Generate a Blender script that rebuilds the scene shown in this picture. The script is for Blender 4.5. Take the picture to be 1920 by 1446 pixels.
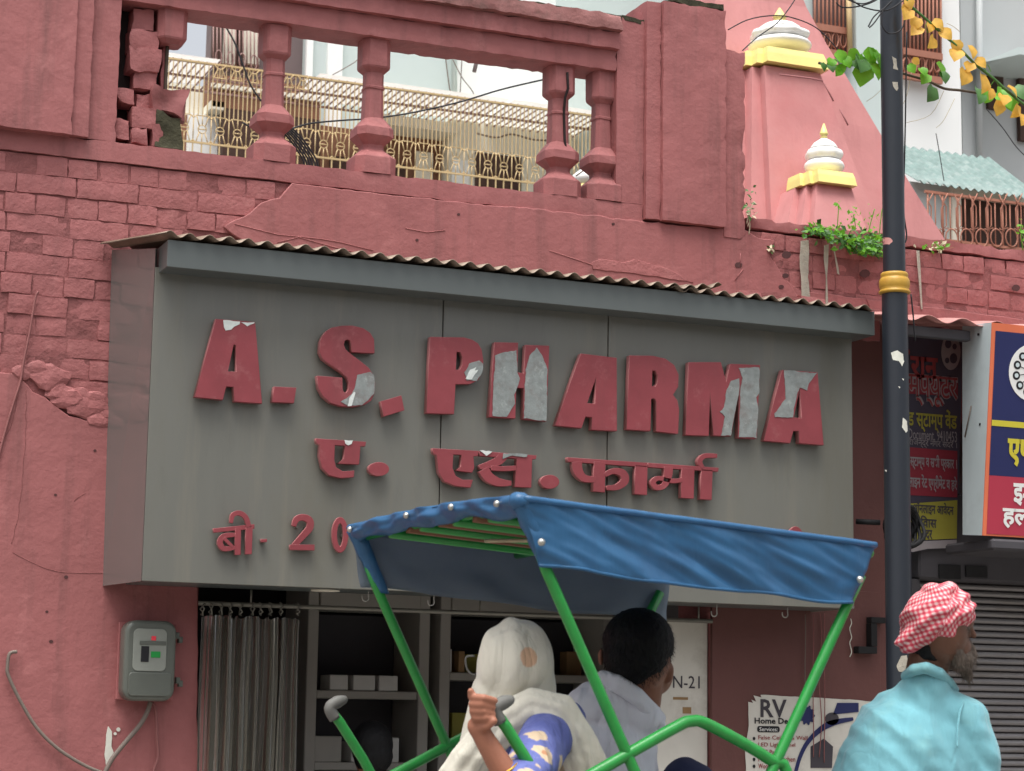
import bpy, bmesh, math, random
from mathutils import Vector, Matrix, noise as mnoise
sc = bpy.context.scene
for o in list(bpy.data.objects): bpy.data.objects.remove(o)
COL = sc.collection
R = math.radians
# ------------------------------------------------------------------ camera
AXX = Vector((9540, -767, -3924)).normalized()          # wall direction seen from the camera
AXZ = Vector((390, 24923, -3924)).normalized()          # up
AXX = (AXX - AXZ * AXZ.dot(AXX)).normalized()
AXY = AXZ.cross(AXX)
CM = Matrix((AXX, AXY, AXZ))                            # camera space -> world
F = 3924.0
CAM = Vector((0, -7.9194, 1.6))
cam = bpy.data.cameras.new('camera'); camo = bpy.data.objects.new('camera', cam); COL.objects.link(camo)
camo.matrix_world = Matrix.Translation(CAM) @ CM.to_4x4()
cam.sensor_width = 36; cam.sensor_fit = 'HORIZONTAL'; cam.lens = F / 1920 * 36
cam.clip_start = .05; cam.clip_end = 2000
cam.dof.use_dof = True; cam.dof.focus_distance = 8.4; cam.dof.aperture_fstop = 9.0
sc.camera = camo
# ------------------------------------------------------------------ sky, sun, exposure
SUN_EL, SUN_AZ = 72, 215
w = bpy.data.worlds.new('World'); sc.world = w; w.use_nodes = True
nt = w.node_tree; nt.nodes.clear()
sky = nt.nodes.new('ShaderNodeTexSky'); sky.sky_type = 'NISHITA'; sky.sun_disc = False
sky.sun_elevation = R(SUN_EL); sky.sun_rotation = R(SUN_AZ); sky.air_density = 1.0; sky.dust_density = 6.0; sky.ozone_density = .6
hs = nt.nodes.new('ShaderNodeHueSaturation'); hs.inputs['Saturation'].default_value = .25
bg = nt.nodes.new('ShaderNodeBackground'); bg.inputs[1].default_value = .15
wo = nt.nodes.new('ShaderNodeOutputWorld')
nt.links.new(sky.outputs[0], hs.inputs['Color']); nt.links.new(hs.outputs[0], bg.inputs[0]); nt.links.new(bg.outputs[0], wo.inputs[0])
sl = bpy.data.lights.new('sun', 'SUN'); sl.energy = 1.5; sl.angle = R(34); sl.color = (1, .97, .93)
so = bpy.data.objects.new('sun', sl); COL.objects.link(so); so.location = (0, -6, 20)
az = R(SUN_AZ)
sd = Vector((math.sin(az) * math.cos(R(SUN_EL)), math.cos(az) * math.cos(R(SUN_EL)), math.sin(R(SUN_EL))))
so.rotation_euler = sd.to_track_quat('Z', 'Y').to_euler()
sc.view_settings.view_transform = 'Standard'; sc.view_settings.look = 'None'
sc.view_settings.exposure = 0.66; sc.view_settings.gamma = 1; sc.view_settings.use_curve_mapping = False
sc.render.engine = 'CYCLES'
sc.cycles.max_bounces = 8; sc.cycles.use_denoising = True
# ------------------------------------------------------------------ measuring helpers
def ray(px, py): return CM @ Vector((px - 960, 723 - py, -F))
def at(px, py, Y=0.):                                   # a point on the plane Y = const
    r = ray(px, py); return CAM + r * ((Y - CAM.y) / r.y)
def Q(px, py, d): return CAM + ray(px, py) * (d / F)    # a point at distance d
def wx(px, py, Y=0.): return at(px, py, Y).x
def wz(px, py, Y=0.): return at(px, py, Y).z
# ------------------------------------------------------------------ materials
def lin(c):
    return tuple((v / 255 / 12.92 if v / 255 <= .04045 else ((v / 255 + .055) / 1.055) ** 2.4) for v in c)
MATS = {}
def M(name, col, rough=.6, var=.1, vs=3., bump=.0, bs=60., metal=0., spec=.4, stain=None, sa=.4, ss=1.5, trans=0., coat=0., spots=None, stretch=(1, 1, 1), sheen=0., streak=None, fade=None, wrinkle=None):
    if name in MATS: return MATS[name]
    m = bpy.data.materials.new(name); m.use_nodes = True; t = m.node_tree; n = t.nodes; L = t.links
    b = n['Principled BSDF']; b.inputs['Roughness'].default_value = rough; b.inputs['Metallic'].default_value = metal
    b.inputs['Specular IOR Level'].default_value = spec; b.inputs['Coat Weight'].default_value = coat
    b.inputs['Sheen Weight'].default_value = sheen
    g = n.new('ShaderNodeNewGeometry'); mp = n.new('ShaderNodeMapping'); mp.inputs['Scale'].default_value = stretch
    L.new(g.outputs['Position'], mp.inputs[0]); P = mp.outputs[0]
    c = (*lin(col), 1)
    def noise(s, d=4, r=.6):
        x = n.new('ShaderNodeTexNoise'); x.inputs['Scale'].default_value = s; x.inputs['Detail'].default_value = d; x.inputs['Roughness'].default_value = r
        L.new(P, x.inputs['Vector']); return x.outputs[0]
    def ramp(i, a, b_, ca, cb):
        r = n.new('ShaderNodeValToRGB'); e = r.color_ramp.elements; e[0].position = a; e[1].position = b_; e[0].color = ca; e[1].color = cb
        L.new(i, r.inputs[0]); return r.outputs[0]
    def mix(f, a, b_, ty='MIX'):
        x = n.new('ShaderNodeMix'); x.data_type = 'RGBA'; x.blend_type = ty
        for s, v in ((x.inputs[0], f), (x.inputs[6], a), (x.inputs[7], b_)):
            if hasattr(v, 'is_linked'): L.new(v, s)
            else: s.default_value = v
        return x.outputs[2]
    v1 = ramp(noise(vs), .3, .7, (1 - var, 1 - var, 1 - var, 1), (1 + var * .6, 1 + var * .6, 1 + var * .6, 1))
    out = mix(1., c, v1, 'MULTIPLY')
    if stain:
        f = ramp(noise(ss, 6, .7), .5, .72, (0, 0, 0, 1), (sa, sa, sa, 1))
        out = mix(f, out, (*lin(stain), 1))
    if streak:
        m2 = n.new('ShaderNodeMapping'); m2.inputs['Scale'].default_value = (11, 11, .9); L.new(g.outputs['Position'], m2.inputs[0])
        x = n.new('ShaderNodeTexNoise'); x.inputs['Scale'].default_value = 1.; x.inputs['Detail'].default_value = 6; x.inputs['Roughness'].default_value = .65; L.new(m2.outputs[0], x.inputs['Vector'])
        out = mix(ramp(x.outputs[0], .52, .74, (0, 0, 0, 1), (streak[1],) * 3 + (1,)), out, (*lin(streak[0]), 1))
    if fade:
        out = mix(ramp(noise(fade[2], 8, .75), .56, .66, (0, 0, 0, 1), (fade[1],) * 3 + (1,)), out, (*lin(fade[0]), 1))
    if spots:
        vo = n.new('ShaderNodeTexVoronoi'); vo.inputs['Scale'].default_value = spots[1]; L.new(P, vo.inputs['Vector'])
        nm = n.new('ShaderNodeMath'); nm.operation = 'ADD'; L.new(vo.outputs['Distance'], nm.inputs[0])
        nz = n.new('ShaderNodeMath'); nz.operation = 'MULTIPLY'; nz.inputs[1].default_value = .25; L.new(noise(spots[1] * 3), nz.inputs[0]); L.new(nz.outputs[0], nm.inputs[1])
        f = ramp(nm.outputs[0], spots[2], spots[2] + .02, (1, 1, 1, 1), (0, 0, 0, 1))
        out = mix(f, out, (*lin(spots[0]), 1))
    L.new(out, b.inputs['Base Color'])
    if bump:
        bp = n.new('ShaderNodeBump'); bp.inputs['Strength'].default_value = bump; bp.inputs['Distance'].default_value = .01
        a = n.new('ShaderNodeMath'); a.operation = 'MULTIPLY_ADD'; a.inputs[1].default_value = .5
        L.new(noise(bs, 5, .65), a.inputs[0]); L.new(noise(bs * .18, 3), a.inputs[2])
        L.new(a.outputs[0], bp.inputs['Height']); L.new(bp.outputs[0], b.inputs['Normal'])
    if wrinkle:
        m3 = n.new('ShaderNodeMapping'); m3.inputs['Rotation'].default_value = (0, R(wrinkle[2]), R(-22)); m3.inputs['Scale'].default_value = (1, .6, .28); L.new(g.outputs['Position'], m3.inputs[0])
        hsum = None
        for s_, k_ in ((wrinkle[0], 1.), (wrinkle[0] * 2.7, .35)):
            x = n.new('ShaderNodeTexNoise'); x.inputs['Scale'].default_value = s_; x.inputs['Detail'].default_value = 2; x.inputs['Distortion'].default_value = .6; L.new(m3.outputs[0], x.inputs['Vector'])
            a1 = n.new('ShaderNodeMath'); a1.operation = 'SUBTRACT'; a1.inputs[1].default_value = .5; L.new(x.outputs[0], a1.inputs[0]); a2 = n.new('ShaderNodeMath'); a2.operation = 'ABSOLUTE'; L.new(a1.outputs[0], a2.inputs[0])
            a3 = n.new('ShaderNodeMath'); a3.operation = 'MULTIPLY'; a3.inputs[1].default_value = k_; L.new(a2.outputs[0], a3.inputs[0])
            if hsum is None: hsum = a3.outputs[0]
            else: a4 = n.new('ShaderNodeMath'); a4.operation = 'ADD'; L.new(hsum, a4.inputs[0]); L.new(a3.outputs[0], a4.inputs[1]); hsum = a4.outputs[0]
        b2 = n.new('ShaderNodeBump'); b2.inputs['Strength'].default_value = wrinkle[1]; b2.inputs['Distance'].default_value = .03; L.new(hsum, b2.inputs['Height'])
        if b.inputs['Normal'].is_linked: L.new(b.inputs['Normal'].links[0].from_socket, b2.inputs['Normal'])
        L.new(b2.outputs[0], b.inputs['Normal'])
    if trans: b.inputs['Transmission Weight'].default_value = trans
    MATS[name] = m; return m
WALL = (159, 97, 96)
M('paint_wall', WALL, .66, .12, 2.2, .5, 45, stain=(134, 78, 78), sa=.6, ss=2.3, spots=((96, 58, 58), 7., .09), streak=((106, 70, 68), .6), fade=((178, 116, 114), .55, 3.1))
M('paint_brick', (161, 98, 97), .66, .14, 6, .8, 60, stain=(134, 80, 79), sa=.5, ss=5, fade=((176, 116, 113), .5, 9), streak=((120, 76, 74), .4))
M('mortar', (138, 84, 83), .85, .25, 9, 1.2, 50)
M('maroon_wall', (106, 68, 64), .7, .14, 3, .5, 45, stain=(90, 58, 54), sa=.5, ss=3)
M('hole', (82, 52, 52), .9, .2, 20)
M('pink_groove', (160, 104, 104), .7, .1, 9)
M('dark_gap', (38, 28, 28), .9, .2, 8)
M('moss', (62, 60, 44), .95, .4, 25, 1., 90)
M('paint_mossy', (152, 102, 99), .7, .12, 5, .7, 45, stain=(74, 62, 54), sa=.85, ss=4.)
M('cement', (172, 166, 152), .85, .2, 18, .6, 120)
M('sign_grey', (112, 112, 105), .34, .08, 1.6, .08, 5, streak=((130, 125, 112), .55), fade=((98, 98, 92), .4, 2.2), spec=.6, coat=.25, stain=(104, 101, 88), sa=.6, ss=1.6, stretch=(2.2, 1, .45))
M('sign_gloss', (104, 104, 101), .27, .05, 1.6, .03, 5, spec=.9, coat=1.)
M('cap_grey', (92, 98, 97), .34, .05, 1.6, .02, 8, spec=.5)
M('letter_red', (140, 64, 70), .45, .14, 7, .1, 60, spec=.4, fade=((152, 88, 90), .6, 9), streak=((116, 62, 64), .4))
M('letter_lit_side', (170, 108, 108), .5, .1, 9)  # paler red for letter sides facing the light: highlight painted into the colour
M('bare_metal', (142, 148, 146), .55, .2, 40, .2, 120, metal=.2, stain=(120, 108, 104), sa=.6, ss=16, fade=((176, 182, 178), .6, 22))
M('bare_bright', (214, 220, 216), .4, .1, 60, .2, 150)
M('tin', (128, 112, 97), .5, .25, 6, .15, 90, metal=.25, stain=(100, 74, 58), sa=.7, ss=5)
M('tin_pink', (200, 142, 136), .6, .12, 6, .2, 80, stain=(150, 100, 92), sa=.5, ss=5)
M('pole_black', (33, 38, 46), .38, .1, 4, .06, 40, spec=.5)
M('gold_paint', (190, 148, 56), .42, .15, 14, .15, 60, stain=(150, 92, 50), sa=.5, ss=14)
M('chip_white', (214, 214, 202), .8, .12, 30)
M('blue_tarp', (58, 108, 150), .36, .1, 5, .1, 30, wrinkle=(7, .4, 55), fade=((84, 126, 164), .45, 4.), streak=((62, 98, 136), .4), stain=(48, 88, 128), sa=.5, ss=7, spec=.45)
M('tarp_inside', (136, 148, 160), .6, .08, 9, .1, 34)
M('green_paint', (42, 144, 64), .36, .14, 18, .08, 60, coat=.2, stain=(54, 120, 60), sa=.5, ss=24, spots=((104, 92, 70), 38., .10))
M('grey_rubber', (104, 104, 100), .6, .15, 30, .1, 80)
M('black_rubber', (26, 26, 28), .7, .15, 30, .1, 80)
M('steel', (186, 186, 180), .35, .1, 20, metal=.8)
M('dull_steel', (128, 126, 118), .45, .1, 20, metal=.4)
M('pink_temple', (194, 132, 130), .66, .1, 2.4, .3, 25, stain=(182, 108, 108), sa=.55, ss=1.5, streak=((160, 102, 102), .35))
M('temple_white', (236, 236, 232), .5, .05, 5, .1, 40)
M('temple_gold', (236, 220, 138), .38, .08, 8, .05, 40)
M('white_wall', (238, 240, 238), .7, .03, .8)
M('cream_wall', (226, 222, 206), .75, .06, 2.)
M('pale_green_wall', (196, 208, 206), .7, .04, .8)
M('grey_wall', (188, 192, 192), .7, .05, .6)
M('brown_wood', (132, 92, 70), .7, .15, 5)
M('dark_brown', (74, 52, 44), .7, .15, 5)
M('greybrown', (112, 98, 98), .75, .1, 3)
M('grille_gold', (204, 178, 132), .5, .12, 10)
M('grille_pink', (150, 118, 112), .6, .12, 10)
M('grille_brown', (166, 112, 92), .6, .12, 10)
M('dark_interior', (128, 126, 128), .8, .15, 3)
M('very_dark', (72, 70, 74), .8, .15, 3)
M('shelf_grey', (168, 165, 158), .7, .1, 3)
M('box_pale', (206, 206, 202), .8, .1, 5)
M('box_tan', (150, 120, 84), .8, .1, 5)
M('board_white', (210, 206, 196), .75, .1, 4, stain=(150, 140, 128), sa=.6, ss=3)
M('ink', (70, 66, 72), .8)
M('asphalt', (126, 122, 116), .9, .2, 5, .5, 90)
M('concrete', (138, 134, 128), .9, .15, 3, .4, 70)
M('tile_green', (116, 138, 134), .5, .2, 12, .2, 60, stain=(158, 168, 166), sa=.7, ss=9)
M('navy', (40, 46, 92), .4, .04, 3)
M('yellow_print', (206, 194, 62), .45, .04, 3)
M('red_print', (180, 58, 78), .4, .05, 3)
M('white_print', (236, 236, 232), .45, .03, 3)
M('black_print', (30, 30, 34), .5)
M('orange_edge', (226, 120, 84), .45)
M('metal_pale', (204, 217, 219), .42, .06, 3, metal=.0, stain=(176, 188, 190), sa=.5, ss=4)
M('banner_dark', (70, 66, 80), .5, .12, 4)
M('banner_red', (138, 48, 60), .5, .12, 5)
M('banner_text', (150, 62, 64), .5, .2, 14)
M('banner_pale', (150, 144, 146), .5, .15, 14)
M('banner_yellow', (156, 150, 62), .5, .1, 5)
M('shutter', (140, 137, 138), .5, .15, 5, .1, 30, metal=.3, stain=(122, 112, 100), sa=.6, ss=4, stretch=(.4, 1, 3))
M('skin_warm', (164, 110, 88), .5, .1, 26, .12, 120, spec=.35)
M('skin_brown', (134, 90, 70), .5, .1, 20, .1, 120, spec=.35)
M('hair_black', (20, 20, 22), .6, .3, 90, .6, 160, spec=.25, stretch=(1, 1, .25))
M('shirt_white', (226, 228, 236), .85, .05, 9, .12, 220, sheen=.2, wrinkle=(9, 1.2, -40))
M('shirt_cyan', (116, 176, 187), .85, .06, 6, .12, 220, sheen=.2, stain=(150, 190, 176), sa=.35, ss=5, wrinkle=(8, .85, 50))
M('navy_cloth', (36, 42, 72), .85, .1, 9, .3, 40)
M('scarf', (232, 228, 212), .85, .05, 12, .15, 240, sheen=.3, wrinkle=(13, .75, 8))
M('skin_dark', (102, 70, 55), .5, .12, 20, .15, 120, spec=.35)
M('beard_grey', (98, 87, 78), .8, .35, 60, .8, 140, stretch=(1, 1, .35))
M('bangle', (214, 164, 70), .3, .05, 9, metal=.6)
M('leaf_green', (104, 172, 44), .45, .3, 18)
M('leaf_dark', (70, 112, 52), .5, .3, 18)
M('leaf_yellow', (226, 178, 78), .55, .25, 40)
M('twig', (84, 74, 62), .8, .2, 30)
M('twig_pale', (190, 178, 150), .8, .2, 30)
M('wire_black', (34, 34, 38), .55)
M('wire_grey', (120, 108, 100), .6)
M('wire_pink', (142, 90, 88), .7)
M('meter_body', (98, 102, 95), .35, .1, 8, .05, 40, spec=.5)
M('meter_face', (142, 146, 138), .5, .08, 20)
M('led_red', (240, 70, 84), .4)
M('lcd_green', (40, 150, 70), .4)
# patterned cloth -------------------------------------------------------------
def cloth_floral():
    m = M('dress_floral', (104, 116, 190), .85, .1, 10, .1, 220, wrinkle=(11, 1., 30)); t = m.node_tree; n = t.nodes; L = t.links; b = n['Principled BSDF']
    g = n.new('ShaderNodeNewGeometry'); v = n.new('ShaderNodeTexVoronoi'); v.inputs['Scale'].default_value = 13; nz = n.new('ShaderNodeTexNoise'); nz.inputs['Scale'].default_value = 46
    L.new(g.outputs['Position'], nz.inputs['Vector']); mx = n.new('ShaderNodeVectorMath'); mx.operation = 'MULTIPLY_ADD'; mx.inputs[1].default_value = (.03, .03, .03)
    L.new(nz.outputs['Color'], mx.inputs[0]); L.new(g.outputs['Position'], mx.inputs[2]); L.new(mx.outputs[0], v.inputs['Vector'])
    r = n.new('ShaderNodeValToRGB'); e = r.color_ramp.elements; e[0].position = .37; e[1].position = .40; e[0].color = (*lin((204, 182, 154)), 1); e[1].color = (*lin((104, 113, 172)), 1)
    k = r.color_ramp.elements.new(.12); k.color = (*lin((190, 138, 104)), 1); k = r.color_ramp.elements.new(.16); k.color = (*lin((206, 184, 156)), 1)
    k = r.color_ramp.elements.new(.8); k.color = (*lin((88, 97, 158)), 1)
    L.new(v.outputs['Distance'], r.inputs[0]); L.new(r.outputs[0], b.inputs['Base Color'])
cloth_floral()
def cloth_check():
    m = M('turban_check', (220, 60, 80), .85, .05, 10, .4, 60); t = m.node_tree; n = t.nodes; L = t.links; b = n['Principled BSDF']
    uv = n.new('ShaderNodeUVMap'); sp = n.new('ShaderNodeSeparateXYZ'); L.new(uv.outputs[0], sp.inputs[0])
    def band(o):
        f = n.new('ShaderNodeMath'); f.operation = 'FRACT'; L.new(o, f.inputs[0]); s = n.new('ShaderNodeMath'); s.operation = 'PINGPONG'; s.inputs[1].default_value = .5; L.new(f.outputs[0], s.inputs[0])
        r = n.new('ShaderNodeValToRGB'); r.color_ramp.elements[0].position = .12; r.color_ramp.elements[1].position = .38; L.new(s.outputs[0], r.inputs[0]); return r.outputs[0]
    a, c = band(sp.outputs[0]), band(sp.outputs[1])
    ad = n.new('ShaderNodeMix'); ad.data_type = 'RGBA'; ad.blend_type = 'ADD'; ad.inputs[0].default_value = 1; L.new(a, ad.inputs[6]); L.new(c, ad.inputs[7])
    r = n.new('ShaderNodeValToRGB'); r.color_ramp.interpolation = 'LINEAR'; e = r.color_ramp.elements
    e[0].position = .1; e[0].color = (*lin((214, 186, 184)), 1); e[1].position = .95; e[1].color = (*lin((182, 52, 72)), 1); k = e.new(.5); k.color = (*lin((206, 104, 114)), 1)
    h = n.new('ShaderNodeMath'); h.operation = 'MULTIPLY'; h.inputs[1].default_value = .5
    s2 = n.new('ShaderNodeRGBToBW'); 
    mx = n.new('ShaderNodeMath'); mx.operation = 'ADD'; L.new(a, mx.inputs[0]); L.new(c, mx.inputs[1]); L.new(mx.outputs[0], h.inputs[0]); L.new(h.outputs[0], r.inputs[0]); L.new(r.outputs[0], b.inputs['Base Color'])
cloth_check()
def plastic_curtain():
    m = bpy.data.materials.new('clear_plastic'); m.use_nodes = True; MATS['clear_plastic'] = m; t = m.node_tree; n = t.nodes; L = t.links; n.clear()
    o = n.new('ShaderNodeOutputMaterial'); tr = n.new('ShaderNodeBsdfTransparent'); tr.inputs[0].default_value = (.86, .85, .8, 1)
    df = n.new('ShaderNodeBsdfDiffuse'); df.inputs[0].default_value = (*lin((196, 192, 176)), 1); tl = n.new('ShaderNodeBsdfTranslucent'); tl.inputs[0].default_value = (*lin((190, 186, 170)), 1)
    gl = n.new('ShaderNodeBsdfGlossy'); gl.inputs['Roughness'].default_value = .18; fr = n.new('ShaderNodeFresnel'); fr.inputs[0].default_value = 1.5
    a = n.new('ShaderNodeMixShader'); a.inputs[0].default_value = .3; L.new(df.outputs[0], a.inputs[1]); L.new(tl.outputs[0], a.inputs[2])
    c = n.new('ShaderNodeMixShader'); c.inputs[0].default_value = .2; L.new(tr.outputs[0], c.inputs[1]); L.new(a.outputs[0], c.inputs[2])
    d = n.new('ShaderNodeMixShader'); L.new(fr.outputs[0], d.inputs[0]); L.new(c.outputs[0], d.inputs[1]); L.new(gl.outputs[0], d.inputs[2]); L.new(d.outputs[0], o.inputs[0])
plastic_curtain()
def let_light_through(name, k, col):
    m = MATS[name]; t = m.node_tree; n = t.nodes; L = t.links; o = n['Material Output']; b = n['Principled BSDF']; tl = n.new('ShaderNodeBsdfTranslucent'); tl.inputs[0].default_value = (*lin(col), 1)
    x = n.new('ShaderNodeMixShader'); x.inputs[0].default_value = k; L.new(b.outputs[0], x.inputs[1]); L.new(tl.outputs[0], x.inputs[2]); L.new(x.outputs[0], o.inputs[0])
let_light_through('blue_tarp', .22, (70, 130, 190)); let_light_through('tarp_inside', .35, (120, 146, 170)); let_light_through('leaf_green', .35, (140, 200, 60)); let_light_through('leaf_yellow', .35, (245, 205, 90)); let_light_through('scarf', .15, (220, 214, 196))
def translucent_sheet():
    m = bpy.data.materials.new('roof_translucent'); m.use_nodes = True; MATS['roof_translucent'] = m; t = m.node_tree; n = t.nodes; L = t.links; n.clear()
    o = n.new('ShaderNodeOutputMaterial'); a = n.new('ShaderNodeBsdfDiffuse'); a.inputs[0].default_value = (.75, .73, .7, 1); b = n.new('ShaderNodeBsdfTranslucent'); b.inputs[0].default_value = (.95, .94, .92, 1)
    x = n.new('ShaderNodeMixShader'); x.inputs[0].default_value = .6; L.new(a.outputs[0], x.inputs[1]); L.new(b.outputs[0], x.inputs[2]); L.new(x.outputs[0], o.inputs[0])
translucent_sheet()
# ------------------------------------------------------------------ object helpers
def tag(o, label=None, cat=None, group=None, kind=None):
    if label: o['label'] = label
    if cat: o['category'] = cat
    if group: o['group'] = group
    if kind: o['kind'] = kind
    return o
def empty(name, loc, label, cat, group=None, kind=None):
    o = bpy.data.objects.new(name, None); COL.objects.link(o); o.location = loc; o.empty_display_size = .1
    bpy.context.view_layer.update()
    return tag(o, label, cat, group, kind)
def link(name, me, parent=None, mat=None, loc=None):
    o = bpy.data.objects.new(name, me); COL.objects.link(o)
    if mat and not me.materials: me.materials.append(MATS[mat])
    if loc is not None: o.location = loc
    if parent:
        o.parent = parent
        p, ch = Vector(parent.location), parent.parent
        while ch: p += ch.location; ch = ch.parent
        o.location = Vector(o.location) - p            # things are only moved, never rotated: children keep world positions
    return o
def mesh(name, verts, faces, smooth=False):
    me = bpy.data.meshes.new(name); me.from_pydata([tuple(v) for v in verts], [], faces); me.update()
    if smooth:
        for p in me.polygons: p.use_smooth = True
    return me
def bm_mesh(name, bm, smooth=False):
    me = bpy.data.meshes.new(name); bmesh.ops.recalc_face_normals(bm, faces=bm.faces[:]); bm.to_mesh(me); bm.free()
    if smooth:
        for p in me.polygons: p.use_smooth = True
    return me
def box_bm(bm, lo, hi, bev=0.):
    r = bmesh.ops.create_cube(bm, size=1); vs = r['verts']
    for v in vs: v.co = Vector([lo[i] + (v.co[i] + .5) * (hi[i] - lo[i]) for i in range(3)])
    if bev: bmesh.ops.bevel(bm, geom=list({e for v in vs for e in v.link_edges}), offset=bev, segments=1, affect='EDGES')
    return vs
def box(name, lo, hi, mat, parent=None, bev=0.004):
    bm = bmesh.new(); box_bm(bm, lo, hi, min(bev, .3 * min(abs(hi[i] - lo[i]) for i in range(3)))); return link(name, bm_mesh(name, bm), parent, mat)
def spline(pts, n=6):
    pts = [Vector(p) for p in pts]; out = []
    for i in range(len(pts) - 1):
        p0, p1, p2, p3 = pts[max(i - 1, 0)], pts[i], pts[i + 1], pts[min(i + 2, len(pts) - 1)]
        for k in range(n):
            t = k / n
            out.append(.5 * ((2 * p1) + (p2 - p0) * t + (2 * p0 - 5 * p1 + 4 * p2 - p3) * t * t + (3 * p1 - p0 - 3 * p2 + p3) * t ** 3))
    out.append(pts[-1]); return out
def tube_bm(bm, pts, rad, seg=8, closed=False):
    pts = [Vector(p) for p in pts]; n = len(pts); rings = []; up = None
    for i, p in enumerate(pts):
        a = pts[(i - 1) % n] if closed or i > 0 else p; b = pts[(i + 1) % n] if closed or i < n - 1 else p
        d = (b - a).normalized()
        if up is None: up = d.orthogonal().normalized()
        up = (up - d * up.dot(d)); up = up.normalized() if up.length > 1e-6 else d.orthogonal().normalized()
        s = d.cross(up); r = rad[i] if isinstance(rad, (list, tuple)) else rad
        rings.append([bm.verts.new(p + (up * math.cos(2 * math.pi * k / seg) + s * math.sin(2 * math.pi * k / seg)) * r) for k in range(seg)])
    for i in range(n if closed else n - 1):
        A, B = rings[i], rings[(i + 1) % n]
        for k in range(seg): bm.faces.new((A[k], A[(k + 1) % seg], B[(k + 1) % seg], B[k]))
    if not closed: bm.faces.new(rings[0][::-1]); bm.faces.new(rings[-1])
def tube(name, pts, rad, mat, parent=None, seg=8, closed=False):
    bm = bmesh.new(); tube_bm(bm, pts, rad, seg, closed); return link(name, bm_mesh(name, bm, True), parent, mat)
def lathe(name, prof, mat, parent=None, loc=(0, 0, 0), seg=24, mats=None):
    vs = []; fs = []
    for (r, z) in prof:
        for k in range(seg): a = 2 * math.pi * k / seg; vs.append((r * math.cos(a), r * math.sin(a), z))
    for i in range(len(prof) - 1):
        for k in range(seg): fs.append((i * seg + k, i * seg + (k + 1) % seg, (i + 1) * seg + (k + 1) % seg, (i + 1) * seg + k))
    N = len(vs); L_ = (len(prof) - 1) * seg; vs += vs[:seg] + vs[L_:L_ + seg]
    fs.append(tuple(N + k for k in range(seg))[::-1]); fs.append(tuple(N + seg + k for k in range(seg)))
    o = link(name, mesh(name, vs, fs, True), parent, mat, loc)
    return o
def flat(polys, depth, bev=0., res=1):
    """closed 2-D outlines (even-odd holes) -> extruded mesh, lying in X-Z, front face towards -Y at y=-depth, back at 0"""
    cu = bpy.data.curves.new('c', 'CURVE'); cu.dimensions = '2D'; cu.fill_mode = 'BOTH'; cu.extrude = max(depth / 2 - bev, 1e-5); cu.bevel_depth = bev; cu.bevel_resolution = res; cu.offset = -bev
    for pl in polys:
        s = cu.splines.new('POLY'); s.points.add(len(pl) - 1); s.use_cyclic_u = True
        for p, q in zip(s.points, pl): p.co = (q[0], q[1], 0, 1)
    o = bpy.data.objects.new('c', cu); COL.objects.link(o)
    me = bpy.data.meshes.new_from_object(o.evaluated_get(bpy.context.evaluated_depsgraph_get()))
    bpy.data.objects.remove(o); bpy.data.curves.remove(cu)
    for v in me.vertices: v.co = Vector((v.co.x, -v.co.z - depth / 2, v.co.y))
    return me
def plate(name, pxs, Y, depth, mat, parent=None, bev=0., holes=(), rough=None, seed=1):
    """outline given where it shows in the picture, on the plane Y; the solid runs from Y back to Y+depth"""
    polys = [[(at(x, y, Y).x, at(x, y, Y).z) for x, y in pl] for pl in (pxs, *holes)]
    if rough: polys = [jag(p, *rough, seed + i) for i, p in enumerate(polys)]
    c = (sum(p[0] for p in polys[0]) / len(polys[0]), sum(p[1] for p in polys[0]) / len(polys[0]))
    me = flat([[(x - c[0], z - c[1]) for x, z in p] for p in polys], depth, bev)
    return link(name, me, parent, mat, (c[0], Y + depth, c[1]))
def jag(poly, step, amp, seed=0):
    rn = random.Random(seed); out = []
    for i, p in enumerate(poly):
        q = poly[(i + 1) % len(poly)]; L = math.hypot(q[0] - p[0], q[1] - p[1]); n = max(1, int(L / step)); out.append(p)
        for k in range(1, n):
            t = k / n; nx, nz = -(q[1] - p[1]) / L, (q[0] - p[0]) / L
            d = amp * (1.3 * mnoise.noise((p[0] + (q[0] - p[0]) * t) * Vector((9, 9, 9)) + Vector((seed, (p[1] + (q[1] - p[1]) * t) * 9, 0))) + rn.uniform(-.45, .45))
            out.append((p[0] + (q[0] - p[0]) * t + nx * d, p[1] + (q[1] - p[1]) * t + nz * d))
    return out
def text_me(body, h, wdt=None, depth=.001, bold=0.):
    cu = bpy.data.curves.new('t', 'FONT'); cu.body = body; cu.extrude = depth / 2; cu.offset = bold; cu.resolution_u = 2
    o = bpy.data.objects.new('t', cu); COL.objects.link(o)
    me = bpy.data.meshes.new_from_object(o.evaluated_get(bpy.context.evaluated_depsgraph_get())); bpy.data.objects.remove(o); bpy.data.curves.remove(cu)
    xs = [v.co.x for v in me.vertices]; ys = [v.co.y for v in me.vertices]; x0, x1, y0, y1 = min(xs), max(xs), min(ys), max(ys)
    k = h / (y1 - y0); kx = (wdt / (x1 - x0)) if wdt else k
    for v in me.vertices: v.co = Vector(((v.co.x - x0) * kx, -v.co.z, (v.co.y - y0) * k))
    return me
def text(name, body, p0, p1, Y, mat, parent, bold=0.):
    """lettering filling the box with lower left pixel p0 and upper right pixel p1"""
    a, b = at(*p0, Y), at(*p1, Y)
    return link(name, text_me(body, b.z - a.z, b.x - a.x, .001, bold), parent, mat, (a.x, Y, a.z))
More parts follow.
